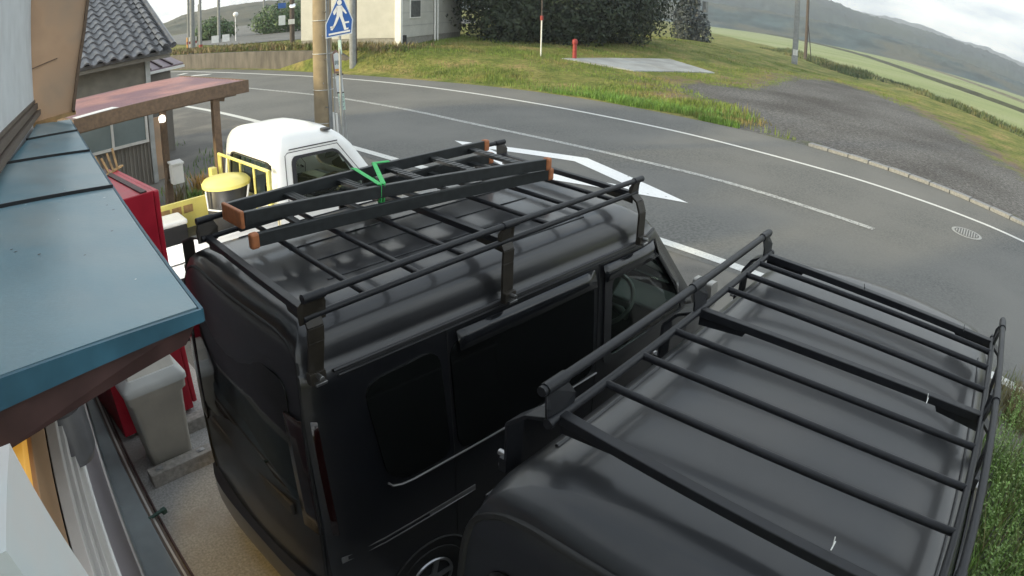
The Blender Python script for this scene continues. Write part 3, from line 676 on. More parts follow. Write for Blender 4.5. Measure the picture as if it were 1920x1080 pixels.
# ---------------------------------------------------------------- ladder and strap on the black van
ld = root('folded_ladder', 'black folded ladder with brown end caps lying on the roof rack of the black van', 'ladder', (2.0, 2.7, 2.0))
def rail(a, b, h, name='rail', wd=.028):
    m = MB(); m.bar(a, b, wd, h); r = m.build(name, M['ladder_alu'], ld, bevel=.003); return r
RU0, RU1 = Vector((1.19, 2.66, 2.10)), Vector((2.87, 2.325, 2.10))      # near upper
FU0, FU1 = Vector((1.19, 2.86, 2.10)), Vector((2.96, 2.90, 2.10))       # far upper
RL0, RL1 = Vector((1.19, 2.55, 2.025)), Vector((2.93, 2.355, 2.025))
FL0, FL1 = Vector((1.22, 2.80, 2.025)), Vector((2.96, 2.86, 2.025))
for a, b in ((RU0, RU1), (FU0, FU1), (RL0, RL1), (FL0, FL1)): rail(a, b, .062)
for t in (.20, .385, .57, .755, .935):
    a = RU0.lerp(RU1, t) + Vector((0, 0, -.004)); b = FU0.lerp(FU1, t - .005) + Vector((0, 0, -.004)); d = (b - a).normalized() * .014; m = MB()
    m.bar(a + d, b - d, .055, .016); m.bar(a + d + Vector((.02, 0, -.012)), b - d + Vector((.02, 0, -.012)), .006, .03)
    for k in range(12):
        q = a.lerp(b, (k + .5) / 12); m.bar(q + Vector((-.024, 0, .009)), q + Vector((.024, 0, .009)), .008, .003)
    m.build('tread', M['ladder_alu'], ld)
for t in (.14, .33, .52, .71, .90):
    a = RL0.lerp(RL1, t); b = FL0.lerp(FL1, t); d = (b - a).normalized() * .014; m = MB(); m.bar(a + d, b - d, .035, .02); m.build('rung', M['ladder_alu'], ld, bevel=.004)
for P_, dx in ((RU1, 1), (FU1, 1), (RL1, 1), (RL0, -1), (FL1, 1)):
    m = MB(); m.bar(P_ - Vector((dx * .01, 0, 0)), P_ + Vector((dx * .035, 0, 0)), .042, .074); m.build('end_cap', M['ladder_cap'], ld, bevel=.012)
m = MB(); m.bar(RU0 + Vector((-.012, -.012, -.005)), FU0 + Vector((-.012, .012, -.005)), .022, .085); m.build('end_cap', M['ladder_cap'], ld, bevel=.008)
stp = MB()
for x, dx in ((1.965, -.10), (2.10, -.215)):
    for dy in (0,):
        a = Vector((x, 2.885, 2.137)); b = Vector((x + dx, 2.52, 2.137)); stp.bar(a, b, .024, .003)
        stp.bar(a + Vector((0, .012, 0)), a + Vector((0, .014, -.15)), .024, .003, up=(1, 0, 0)); stp.bar(b + Vector((0, -.002, 0)), b + Vector((.0, .01, -.14)), .024, .003, up=(1, 0, 0))
stp.bar((2.10, 2.90, 2.137), (2.19, 2.87, 2.137), .03, .004); stp.bar((1.86, 2.53, 2.05), (1.89, 2.53, 1.99), .02, .003, up=(1, 0, 0))
tag(stp.build('lashing_strap', M['strap']), 'bright green webbing strap tying the ladder to the roof rack', 'strap')

# ---------------------------------------------------------------- small white pickup truck
tk = root('pickup_truck', 'small white pickup truck parked under the utility pole with its bed towards the shop', 'truck', (1.06, 6.47, 0), -.6)
THW = .735
TPROF = [(.93, .34), (.985, .42), (1.0, .55), (1.0, .80), (.998, .98)] + [(lerp(.99, .90, (z - 1.02) / .56), z) for z in [1.02 + .04 * i for i in range(15)]] + [(.885, 1.62), (.86, 1.665), (.82, 1.70), (.75, 1.735), (.62, 1.758), (.4, 1.772), (.2, 1.777), (0, 1.78)]
TXR = [(.34, 1.93), (1.0, 1.92), (1.6, 1.97), (1.70, 2.02), (1.76, 2.10), (1.78, 2.25)]
TXF = [(.34, 3.30), (.5, 3.38), (.85, 3.36), (1.0, 3.27), (1.55, 2.86), (1.66, 2.74), (1.74, 2.60), (1.78, 2.45)]
DW = [(2.10, 1.02), (2.12, 1.54), (2.66, 1.54), (2.98, 1.12), (3.02, 1.02)]
def th1(c): return abs(c.y) > THW * .82 and 1.04 < c.z < 1.53 and inpoly(c.x, c.z, [(2.15, 1.05), (2.16, 1.52), (2.64, 1.52), (2.93, 1.12), (2.96, 1.05)])
def th2(c): return c.x > 2.6 and abs(c.y) < THW * .80 and 1.05 < c.z < 1.52
def th3(c): return c.x < 2.1 and abs(c.y) < THW * .72 and 1.12 < c.z < 1.46
cb, tpt = loft(THW, TPROF, TXR, TXF, .0, .13, 44, (th1, th2, th3), rear_in=.03, front_in=.10)
cab = cb.build('cab', M['truck_white'], tk, smooth=50, local=True)
def tside(sg):
    def f(x, z):
        a = pw([(zz_, aa) for aa, zz_ in TPROF[:20]], z); s = (x - pw(TXR, z)) / (pw(TXF, z) - pw(TXR, z)); P = tpt(s, sg * a, z); P.x = x; return P, Vector((0, sg, .1)).normalized()
    return f
def trear(y, z): return Vector((pw(TXR, z) - .001, y, z)), Vector((-1, 0, .05)).normalized()
def tfront(y, z):
    a = pw([(zz_, aa) for aa, zz_ in TPROF[:20]], z); P = tpt(1, max(-1, min(1, y / (THW * a * .9))), z); P.y = y; return P, Vector((.8, 0, .6)).normalized()
for sg in (-1, 1):
    F = tside(sg)
    fixn(conform(rrect(DW, .07), F, inner=.90).build('door_window_frame', M['plastic_dark'], cab, smooth=40, local=True))
    fixn(conform(rrect([(2.13, 1.04), (2.14, 1.52), (2.64, 1.52), (2.95, 1.12), (2.99, 1.04)], .06), F, th=.001, lift=0).build('door_window', M['glass_cab'], cab, smooth=40, local=True))
    t = MB(); t.tube([F(x, z)[0] + Vector((0, sg * .001, 0)) for x, z in ((2.04, .5), (2.03, 1.0), (2.05, 1.56), (2.08, 1.585), (2.68, 1.585), (3.06, 1.08), (3.06, .6))], .004, 5); t.tube([F(x, 1.615)[0] + Vector((0, sg * .004, 0)) for x in (2.1, 2.3, 2.5, 2.68)], .006, 5); t.build('door_seam', M['rubber'], cab, local=True)
    mm = MB(); mm.box(2.98, 3.05, sg * .80, sg * .96, 1.0, 1.2); mm.tube([(3.0, sg * .66, 1.05), (3.0, sg * .84, 1.08)], .012); fixn(mm.build('door_mirror', M['plastic_dark'], cab, bevel=.02, local=True))
    for wx in (.75, 2.75): wheel(tk, wx, sg * (THW - .08), .26, sg)
fixn(conform(rrect([(-.55, 1.10), (-.52, 1.48), (.52, 1.48), (.55, 1.10)], .10), trear, inner=.93).build('rear_window_frame', M['rubber'], cab, smooth=40, local=True))
fixn(conform(rrect([(-.54, 1.11), (-.51, 1.47), (.51, 1.47), (.54, 1.11)], .09), trear, th=.001, lift=0).build('rear_window', M['glass_cab'], cab, smooth=40, local=True))
fixn(conform(rrect([(-.60, 1.05), (-.54, 1.53), (.54, 1.53), (.60, 1.05)], .06), tfront, th=.001, lift=0).build('windscreen', M['glass_cab'], cab, smooth=40, local=True))
an = MB(); an.lathe([(0, .02), (.05, .018), (.06, .0)], (2.60, -.56, 1.728), 14); an.build('marker_lamp', M['plastic_dark'], cab, local=True)
it = MB(); it.box(2.0, 3.1, -.64, .64, .50, .56); it.box(2.86, 3.18, -.62, .62, .78, 1.0); it.build('dashboard', M['interior'], cab, bevel=.02, local=True)
dsh = MB(); dsh.box(2.88, 3.05, -.1, .5, 1.0, 1.03); dsh.box(2.9, 3.0, -.35, -.2, 1.0, 1.05); dsh.build('papers', M['interior_tan'], cab, local=True)
sw = MB(); c = Vector((2.72, -.36, 1.08)); nrm = Vector((-.5, 0, .86)).normalized(); u = Vector((0, 1, 0)); v2 = nrm.cross(u)
sw.tube([c + u * .18 * cos(a) + v2 * .18 * sin(a) for a in [2 * pi * i / 28 for i in range(29)]], .016, 8, cap=False); sw.bar(c - u * .16, c + u * .16, .03, .015, up=nrm); sw.tube([c, c - nrm * .3], .03); sw.build('steering_wheel', M['rubber'], cab, smooth=40, local=True)
for sg in (-1, 1):
    st = MB(); st.box(2.1, 2.55, sg * .36 - .22, sg * .36 + .22, .66, .80); st.box(2.02, 2.12, sg * .36 - .2, sg * .36 + .2, .75, 1.22); st.build('seat', M['interior'], cab, bevel=.05, local=True)
bd = MB(); bd.box(.02, 1.88, -.69, .69, .60, .66); bd.box(.1, 3.2, -.4, .4, .34, .60); bd.build('cargo_bed', M['plastic_dark'], tk, local=True)
def gate(x0, x1, y0, y1, name='bed_gate'):
    g = MB(); g.box(x0, x1, y0, y1, .66, .985)
    if x1 - x0 > 1:
        yo = y0 if y0 < 0 else y1; sgn = -1 if y0 < 0 else 1
        g.box(x0 + .03, x1 - .03, min(yo, yo + sgn * .008), max(yo, yo + sgn * .008), .93, .985); g.box(x0 + .03, x1 - .03, min(yo, yo + sgn * .008), max(yo, yo + sgn * .008), .66, .72)
    return g.build(name, M['truck_white'], tk, bevel=.006, local=True)
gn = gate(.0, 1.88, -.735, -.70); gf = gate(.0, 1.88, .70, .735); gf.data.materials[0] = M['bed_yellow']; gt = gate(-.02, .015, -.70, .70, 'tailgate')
for xa, xb in ((1.05, 1.28), (.52, .62)): lt = MB(); lt.box(xa, xb, -.752, -.737, .775, .80); lt.build('gate_latch', M['steel'], gn, bevel=.004, local=True)
hk = MB(); hk.box(.0, 1.88, -.742, -.737, .80, .812); hk.build('gate_seam', M['plastic_dark'], gn, local=True)
sl_ = MB()
for k in range(3): sl_.box(1.05 + k * .15, 1.17 + k * .15, .690, .699, .84, .93)
sl_.build('gate_slots', M['wood_raw'], gf, local=True)
gd = MB()
for y in (-.62, -.3, .05, .38, .62): gd.tube([(1.86, y, .95), (1.86, y, 1.42)], .014, 8)
gd.tube([(1.88, -.66, .66), (1.86, -.66, 1.44), (1.86, .66, 1.44), (1.86, .66, .66)], .02, 8); gd.tube([(1.86, -.66, 1.1), (1.86, .66, 1.1)], .014, 8)
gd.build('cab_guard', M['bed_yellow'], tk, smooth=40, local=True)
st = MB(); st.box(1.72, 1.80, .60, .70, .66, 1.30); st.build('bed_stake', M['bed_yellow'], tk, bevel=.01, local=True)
# things in the bed
tank = root('round_tank', 'dark drum with a rounded yellow-lit lid standing in the truck bed behind the cab', 'tank', (2.66, 6.34, .665), -.6)
tb = MB(); tb.lathe([(0, .0), (.21, .0), (.225, .02), (.225, .60), (.21, .62)], (0, 0, 0), 28); tb.build('drum', M['plastic_dark'], tank, smooth=40, local=True)
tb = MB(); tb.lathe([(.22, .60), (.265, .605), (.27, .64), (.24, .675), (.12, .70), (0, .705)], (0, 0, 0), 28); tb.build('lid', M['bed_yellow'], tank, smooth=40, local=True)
tb = MB(); tb.tube([(-.26, -.05, .60), (-.25, -.05, .40), (-.1, -.245, .38), (.12, -.235, .42), (.2, -.16, .60)], .011, 8); tb.build('handle', M['white_paint'], tank, smooth=40, local=True)
wb = root('lidded_box', 'long dark box with a white lid lying in the truck bed by the tailgate', 'box', (2.02, 6.86, .665), -3)
q = MB(); q.box(-.24, .26, -.19, .15, 0, .20); q.build('box_body', M['plastic_dark'], wb, bevel=.01, local=True)
q = MB(); q.box(-.25, .27, -.2, .16, .203, .26); q.build('lid', M['white_paint'], wb, bevel=.02, local=True)

# ---------------------------------------------------------------- the shop (camera hangs on its wall)
shop = root('shop_building', 'shop with ribbed grey siding, blue sheet awning and brown trim along its front', 'shop', (0, 3, 0))
def wx(y): return -.47 + .2 * y               # upper wall line
def ex(y): return .27 + .106 * y              # awning front edge
sd_ = MB(); n = 130; pts = []
y0, y1 = -1.2, 4.80
for i in range(n * 4 + 1):
    y = lerp(y0, y1, i / (n * 4)); ph = i % 4; off = .0 if ph in (0, 1) else -.006
    pts.append((wx(y) + off, y))
sd_.add([(x, y, z) for x, y in pts for z in (2.58, 4.4)], [(2 * i, 2 * i + 1, 2 * i + 3, 2 * i + 2) for i in range(len(pts) - 1)])
wl_ = fixn(sd_.build('wall_siding', M['siding'], shop))
bk = MB(); bk.prism([(wx(-1.2) - .02, -1.2, 2.3), (wx(4.8) - .02, 4.8, 2.3), (wx(4.8) - .5, 4.86, 2.3), (-3.0, -1.2, 2.3)], (0, 0, 2.1)); bk.build('upper_storey', M['siding'], shop)
wg = MB(); wg.prism([(.47, 4.82, 2.50), (.80, 4.82, 2.515), (.92, 4.82, 3.08), (.945, 4.82, 3.35), (1.1, 4.82, 4.4), (.28, 4.82, 4.4)], (0, .05, 0)); wing = wg.build('wing_panel', M['tan_board'], shop)
wt = MB()
for a, b in (((.80, 4.815, 2.515), (.92, 4.815, 3.08)), ((.92, 4.815, 3.08), (1.1, 4.815, 4.4))): wt.bar(a, b, .05, .022, up=(1, 0, 0))
wt.build('edge_trim', M['carport_wood'], wing)
wt = MB(); wt.bar((.44, 4.805, 2.5), (.82, 4.805, 2.512), .03, .03); wt.bar((.50, 4.79, 2.47), (.66, 4.79, 2.476), .05, .035); wt.build('foot_rail', M['wood_raw'], wing)
wt = MB(); wt.bar((.43, 4.812, 2.89), (.70, 4.812, 2.93), .004, .006); wt.build('board_joint', M['carport_wood'], wing)
# awning: sheet panels with folded seams, fascia and brown soffit box
ZA = 2.45; YA0, YA1 = 1.18, 5.0
aw = MB()
seams = [1.18, 2.40, 3.33, 4.23, 5.0]
aw = MB()
def arow(a):
    dx = ex(a) - wx(a) + .06; return (wx(a) - .06, a - pw([(1.18, .45), (2.37, .57), (3.35, .75), (4.21, 1.24), (5, 1.3)], a) * dx, ZA + .225 * dx), (ex(a), a, ZA)
for a, b in zip(seams, seams[1:]):
    P = [arow(a)[0], arow(a)[1], arow(b)[1], arow(b)[0]]
    aw.prism([(x, y, z - .008) for x, y, z in P], (0, 0, .008))
awn = aw.build('awning', M['awning_blue'], shop)
for a in seams[1:-1]: smb = MB(); p_, q_ = arow(a); smb.bar((p_[0], p_[1], p_[2] + .005), (q_[0], q_[1], q_[2] + .005), .013, .012); smb.build('awning_seam', M['rack_black'], awn)
fa = MB(); fa.prism([(-.48, .786, 2.648), (ex(1.18) + .004, 1.172, ZA - .001), (ex(1.18) + .004, 1.172, ZA - .028), (-.48, .786, 2.575)], (0, -.008, 0))
fa.prism([(ex(1.18) + .002, 1.17, ZA - .002), (ex(5.0) + .002, 5.0, ZA - .002), (ex(5.0) + .002, 5.0, ZA - .03), (ex(1.18) + .002, 1.17, ZA - .03)], (.008, 0, 0)); fa.build('awning_fascia', M['awning_edge'], awn)
sf = MB(); sf.prism([(-.48, .794, 2.575), (ex(1.18) - .004, 1.178, ZA - .024), (ex(1.18) - .04, 1.178, ZA - .07), (-.10, .965, 2.428), (-.48, .794, 2.47)], (0, .03, 0))
sf.prism([(ex(1.18) - .012, 1.21, ZA - .02), (ex(5) - .012, 5, ZA - .02), (ex(5) - .035, 5, ZA - .062), (ex(1.18) - .035, 1.21, ZA - .062)], (-.02, 0, 0))
sf.prism([(-.30, 1.0, ZA - .02), (ex(1.2) - .03, 1.2, ZA - .05), (ex(5) - .03, 5, ZA - .05), (wx(5) - .1, 5, ZA - .07)], (0, 0, .012)); sf.build('awning_soffit', M['brown_dark'], awn)
rs = random.Random(3)
for i in range(18):
    y = rs.uniform(1.25, 2.6); t = rs.uniform(.3, .98); x = lerp(wx(y), ex(y), t); z = ZA + .225 * (ex(y + .5 * (ex(y) - x)) - x) + .0015; r_ = rs.uniform(.0012, .0034); el = rs.uniform(1, 2.2)
    dr = MB(); dr.add([(x + r_ * el * cos(a), y + r_ * sin(a), z) for a in [2 * pi * k / 8 for k in range(8)]], [tuple(range(8))]); dr.build('bird_dropping', M['white_paint'] if i % 2 else M['brown_dark'], awn)
# trim boards along the wall above the awning
tr = MB()
for za, zb, o, d in ((2.565, 2.60, .05, .03), (2.61, 2.65, .03, .025), (2.655, 2.675, .012, .02)): tr.prism([(wx(.4) - .0, .4, za + .07), (wx(4.8) - .0, 4.8, za), (wx(4.8) + o, 4.8, za), (wx(.4) + o, .4, za + .07)], (0, 0, zb - za))
tr.build('wall_trim', M['wood_brown'], shop)
# ground-floor front, set back under the awning
def fx(y): return -.15 + .12 * y
def band(name, z0, z1, m, off=0, ya=.74, yb=5.2, th=.03):
    b = MB(); b.prism([(fx(ya) + off, ya, z0), (fx(yb) + off, yb, z0), (fx(yb) + off, yb, z1), (fx(ya) + off, ya, z1)], (-th, 0, 0)); return fixn(b.build(name, m, shop, bevel=.002))
band('transom_window', 2.362, 2.40, M['lit_panel'], -.03); band('transom_blind', 2.21, 2.362, M['orange_blind'], -.02)
band('window_rail', 2.17, 2.205, M['alu_frame'], .012); band('window_glass_strip', 2.10, 2.165, M['alu_dark'], 0); band('window_rail', 2.055, 2.095, M['alu_frame'], .012); band('window_glass_strip', 2.0, 2.05, M['alu_dark'], 0)
band('door_head_panel', 1.84, 1.995, M['alu_frame'], .016); band('door_head_rail', 1.815, 1.838, M['lit_edge'] if 'lit_edge' in M else M['white_paint'], .022)
band('sliding_door_panel', .62, 1.81, M['lav_panel'], .0); band('sliding_door_rail', .56, .62, M['alu_frame'], .012); band('door_glass', .14, .555, M['step_glass'], .004)
st = MB(); st.prism([(fx(.7), .7, .02), (.225 + .063 * .7, .7, .02), (.225 + .063 * 5.6, 5.6, .02), (fx(5.6) - .05, 5.6, .02)], (0, 0, .10)); st.build('entrance_step', M['step_glass'], shop, bevel=.008)
for o, z, m_ in ((.0, .10, 'alu_dark'), (.02, .07, 'alu_frame'), (.04, .045, 'alu_dark'), (.065, .03, 'brown_dark')):
    t = MB(); t.bar((.235 + o + .063 * .7, .7, z), (.235 + o + .063 * 5.6, 5.6, z), .016, .03); t.build('threshold_rail', M[m_], shop)
t = MB(); t.bar((.43, 3.43, .11), (.56, 3.46, .11), .022, .02); t.bar((.545, 3.455, .1), (.585, 3.465, .1), .035, .04); t.build('door_stop', mat('green_plastic', (.035, .085, .07), .5), shop, bevel=.006)
pw_ = MB(); pw_.add([(.17, .7, 0), (.10, .52, 0), (-2.5, .3, 0), (-2.5, .72, 0), (-.056, .7, 2.595), (-.10, .52, 2.595), (-2.5, .3, 2.595), (-2.5, .72, 2.595)], [(0, 1, 2, 3), (7, 6, 5, 4), (0, 4, 5, 1), (1, 5, 6, 2), (2, 6, 7, 3), (3, 7, 4, 0)]); fixn(pw_.build('corner_pier', M['pale_wall'], shop))
ww_ = MB(); ww_.prism([(fx(.7) - .06, .7, 0), (fx(5.2) - .06, 5.2, 0), (fx(6.4) - .03, 6.4, 0), (-2.5, 6.6, 0), (-3, .7, 0)], (0, 0, 2.38)); ww_.build('ground_floor_wall', M['pale_wall'], shop)
# round grey bell-shaped fixture below the awning
fxr = root('wall_bell', 'grey metal dome fixture hanging under the brown soffit of the awning', 'fixture', (.03, 1.62, 2.02))
q = MB(); q.lathe([(0, -.095), (.03, -.092), (.058, -.075), (.072, -.045), (.075, -.01), (.075, .06), (.07, .09), (0, .095)], (.03, 0, 0), 28); q.build('dome', mat('grey_metal_dome', (.20, .20, .21), .34, metal=.4), fxr, smooth=40, local=True)
q = MB(); q.lathe([(0, .10), (.035, .10), (.035, .14), (0, .14)], (.03, 0, 0), 16); q.bar((.0, 0, .13), (.0, 0, .34), .03, .02, up=(1, 0, 0)); q.build('bracket', M['alu_dark'], fxr, local=True)
def lamp(name, loc, aim, power, col, size, spot=None):
    l = bpy.data.lights.new(name, 'SPOT'); l.energy = power; l.color = col; l.shadow_soft_size = size; l.spot_size = RAD(spot); l.spot_blend = .5
    o = bpy.data.objects.new(name, l); COL.objects.link(o); o.location = loc; o.rotation_euler = (Vector(aim) - Vector(loc)).to_track_quat('-Z', 'Y').to_euler(); return o
lamp('doorway_light', (.16, 1.75, 2.28), (1.16, 2.95, 0), 42, (1, .62, .10), .03, 34)

# ---------------------------------------------------------------- vending machine, bin, blocks
vm = root('vending_machine', 'red vending machine standing under the blue awning by the shop wall', 'vending machine', (.935, 5.09, 0), 3)
q = MB(); q.box(-.33, .34, -.58, .58, .06, 1.86); q.build('cabinet', M['red_paint'], vm, bevel=.006, local=True)
q = MB(); q.box(.345, .39, -.575, .575, .10, 1.855); dr_ = q.build('front_door', M['red_dark'], vm, bevel=.012, local=True)
q = MB(); q.box(.392, .40, -.5, .5, .95, 1.75); q.build('display_window', mat('gate_fill_display', (.8, .8, .8), .3, emit=(1, .97, .88, 9), world=False), dr_, local=True)  # faces away from the camera; glow added to whiten the truck's side gate
q = MB(); q.box(.392, .41, -.35, .35, .22, .40); q.build('pickup_flap', M['plastic_dark'], dr_, bevel=.008, local=True)
q = MB(); q.box(.24, .29, -.575, .575, 1.861, 1.872); q.build('top_ledge', M['brown_dark'], vm, local=True)
for yy in (-.5, .5):
    for xx in (-.25, .32): q = MB(); q.lathe([(0, 0), (.025, 0), (.025, .06), (0, .06)], (xx, yy, 0), 10); q.build('foot', M['steel'], vm, local=True)
q = MB()
for k in range(6): q.bar((.02 + k * .055, .05 + .06 * k, 1.90), (-.06 + k * .07, .16 + .06 * k, 2.02 + .02 * (k % 3)), .02, .012)
q.bar((-.02, .0, 1.895), (.36, .44, 1.895), .03, .015)
ck = fixn(q.build('wooden_rack', M['wood_raw']))
for v in ck.data.vertices: v.co += Vector((1.0, 5.24, -.03))
tag(ck, 'small rack of thin bamboo slats lying on top of the red vending machine', 'rack')
bn = root('litter_bin', 'beige plastic litter bin with a swing lid standing behind a concrete block', 'litter bin', (.885, 4.13, 0), 1)
q = MB(); lv = [(.0, .155, .13), (.02, .165, .14), (.60, .21, .175), (.63, .235, .20), (.72, .24, .205)]
sq = [(-1, -1), (1, -1), (1, 1), (-1, 1)]
def rr4(hx, hy, r=.05, n=4):
    return [(p.x, p.y) for p in rrect([(-hx, -hy), (hx, -hy), (hx, hy), (-hx, hy)], r, n)]
vs = []; 
for z, hx, hy in lv: vs += [(x, y, z) for x, y in rr4(hx, hy)]
m_ = len(rr4(1, 1)); q.add(vs, [(i * m_ + k, i * m_ + (k + 1) % m_, (i + 1) * m_ + (k + 1) % m_, (i + 1) * m_ + k) for i in range(len(lv) - 1) for k in range(m_)] + [tuple(range(m_ - 1, -1, -1))]); q.build('bin_body', M['bin_body'], bn, smooth=40, local=True)
q = MB(); lv = [(.70, .252, .215), (.735, .252, .215), (.76, .235, .20), (.80, .20, .17)]; vs = []
for z, hx, hy in lv: vs += [(x, y, z) for x, y in rr4(hx, hy)]
q.add(vs, [(i * m_ + k, i * m_ + (k + 1) % m_, (i + 1) * m_ + (k + 1) % m_, (i + 1) * m_ + k) for i in range(len(lv) - 1) for k in range(m_)] + [tuple(range(3 * m_, 4 * m_))]); lid = q.build('lid', M['bin_lid'], bn, smooth=40, local=True)
q = MB(); q.prism([(-.19, y, z) for y, z in ((-.165, .785), (-.10, .86), (0, .885), (.10, .86), (.165, .785))], (.38, 0, 0)); fixn(q.build('swing_flap', M['bin_body'], lid, bevel=.01, local=True))
def cblock(x, y, yaw, ln, label):
    b = root('wheel_stop', label, 'concrete block', (x, y, 0), yaw)
    q = MB(); q.prism([(-ln / 2, a, z) for a, z in ((-.06, 0), (.06, 0), (.05, .12), (-.05, .12))], (ln, 0, 0)); fixn(q.build('block', M['block'], b, bevel=.008, local=True))
    for xx in (-ln * .33, ln * .33): q = MB(); q.lathe([(0, .122), (.02, .122), (.02, .128), (0, .13)], (xx, 0, 0), 10); q.bar((xx - .03, 0, .123), (xx + .03, 0, .123), .04, .004); q.build('fixing_bolt', M['steel'], b, local=True)
cblock(.90, 3.88, 1, .55, 'concrete wheel stop on the ground in front of the beige litter bin')
cblock(1.26, 4.33, 2, .44, 'concrete wheel stop on the ground between the red vending machine and the black van')

# ---------------------------------------------------------------- carport
cp = root('carport', 'open carport with a flat red-brown sheet roof on brown posts beside the shop', 'carport', (2.5, 9, 0))
P4 = [(1.30, 7.84), (3.90, 8.22), (3.70, 10.5), (1.05, 10.4)]
def cz(x, y): return 2.10 + .012 * (y - 8)
q = MB(); NS = 22; vs = []
for i in range(NS * 4 + 1):
    t = i / (NS * 4); a = mid(P4[0], P4[3], t); b = mid(P4[1], P4[2], t); dz = (0, .012, .012, 0)[i % 4]
    vs += [(*a, cz(*a) + dz), (*b, cz(*b) + dz)]
q.add(vs, [(2 * i, 2 * i + 1, 2 * i + 3, 2 * i + 2) for i in range(NS * 4)]); rf = fixn(q.build('roof', M['carport_roof'], cp))
sm = rf.modifiers.new('thick', 'SOLIDIFY'); sm.thickness = .004
q = MB()
for a, b in ((P4[0], P4[1]), (P4[1], P4[2]), (P4[3], P4[0])): q.prism([(*a, cz(*a) + .02), (*b, cz(*b) + .02), (*b, cz(*b) - .15), (*a, cz(*a) - .15)], (0, .018, 0) if a == P4[0] else ((-.018, 0, 0) if a == P4[1] else (.018, 0, 0)))
fixn(q.build('fascia', M['carport_wood'], rf))
q = MB()
for t in (.25, .5, .75): a = mid(P4[0], P4[1], t); b = mid(P4[3], P4[2], t); q.bar((*a, 2.04), (*b, 2.06), .045, .09)
q.bar((1.4, 8.0, 1.97), (3.75, 8.36, 1.97), .05, .10); q.bar((3.55, 8.3, 1.90), (3.2, 8.26, 1.97), .03, .05); q.build('roof_beam', M['carport_wood'], rf)
q = MB(); q.prism([(1.36, 7.90, cz(1.36, 7.9) + .018), (1.95, 8.0, cz(1.95, 8) + .018), (1.9, 8.18, cz(1.9, 8.18) + .018), (1.33, 8.08, cz(1.33, 8.08) + .018)], (0, 0, .004)); q.build('patch_sheet', M['white_paint'], rf)
for x, y, zt in ((3.40, 8.27, 1.98), (3.24, 10.2, 2.0), (1.35, 8.0, 1.98), (1.3, 10.2, 2.0)): q = MB(); q.box(x - .05, x + .05, y - .05, y + .05, 0, zt); q.build('post', M['carport_wood'], cp, bevel=.005)
q = MB(); q.lathe([(0, 0), (.05, .0), (.06, .05), (.05, .10), (0, .12)], (3.2, 10.12, 1.50), 14); q.build('post_glow_cap', mat('post_glow_cap', (.9, .9, .85), .4, emit=(1, .95, .8, 1.5)), cp, smooth=60)  # emissive cap put in for the yellow light reflected on the post top
q = MB(); q.bar((3.12, 10.1, .05), (3.2, 10.14, .75), .05, .03); q.build('leaning_plank', M['carport_wood'], cp)
wbx = root('mail_box', 'white box fixed to the rear carport post', 'box', (3.33, 10.0, .5))
q = MB(); q.box(-.10, .10, -.08, .08, 0, .30); q.build('box_body', M['white_paint'], wbx, bevel=.01, local=True)
q = MB(); q.prism([(-.115, -.10, .305), (.115, -.10, .305), (.115, .10, .33), (-.115, .10, .33)], (0, 0, .03)); q.build('lid', M['white_paint'], wbx, bevel=.006, local=True)
q = MB(); q.bar((-.09, .05, .05), (-.09, .14, .05), .03, .03); q.build('bracket', M['steel'], wbx, local=True)

# ---------------------------------------------------------------- house with tiled roof, annex
hs = root('tiled_house', 'old house with dark wavy roof tiles and ribbed brown siding behind the carport', 'house', (1.5, 14, 0))
q = MB(); q.box(-3.0, 3.66, 12.4, 18, 0, 1.66); vs = None
wlh = q.build('lower_wall', M['house_siding'], hs)
q = MB(); q.box(-3.0, 3.70, 12.44, 18, 1.663, 2.62); uw = q.build('upper_wall', M['house_plaster'], hs)
q = MB()
for i in range(56): x = -1.0 + i * .083; q.box(x, x + .03, 12.375, 12.397, .05, 1.62)
q.box(-3, 3.68, 12.37, 12.399, 1.63, 1.675); q.build('siding_ribs', M['house_siding'], wlh)
q = MB(); q.box(3.62, 3.72, 12.36, 12.43, .02, 2.45); q.build('downpipe', M['steel'], wlh)
q = MB(); q.box(3.66, 4.0, 12.6, 12.66, 0, 1.25); q.build('side_panel', M['tan_board'], wlh)
q = MB(); q.box(2.05, 3.58, 12.30, 12.37, .86, .91); q.box(2.05, 3.58, 12.30, 12.37, 1.50, 1.55); q.box(2.05, 2.10, 12.31, 12.37, .91, 1.5); q.box(3.53, 3.58, 12.31, 12.37, .91, 1.5); q.box(2.80, 2.85, 12.31, 12.37, .91, 1.5); wf = q.build('window', M['alu_frame'], hs)
q = MB(); q.box(2.10, 2.80, 12.345, 12.355, .91, 1.5); q.box(2.85, 3.53, 12.345, 12.355, .91, 1.5); q.build('pane', M['house_glass'], wf)
q = MB(); q.box(-1.5, 2.0, 12.30, 12.37, 1.50, 1.55); q.box(-1.5, 2.0, 12.30, 12.37, .86, .91); q.build('window_frame', M['alu_frame'], hs)
SLP = .50
def rz(y): return 2.56 + (y - 11.75) * SLP
rf = MB(); rf.prism([(-3.3, 11.85, 2.50), (4.02, 11.85, 2.50), (4.02, 15.2, rz(15.2) - .1), (-3.3, 15.2, rz(15.2) - .1)], (0, 0, .06)); rf.prism([(-3.3, 15.2, rz(15.2) - .1), (4.02, 15.2, rz(15.2) - .1), (4.02, 18.5, 2.5), (-3.3, 18.5, 2.5)], (0, 0, .06)); rfo = rf.build('roof', M['tile'], hs)
q = MB(); q.box(-3.3, 4.0, 11.9, 12.44, 2.42, 2.49); q.build('eave_soffit', M['house_plaster'], rfo)
q = MB(); tw, ex_ = .262, .235
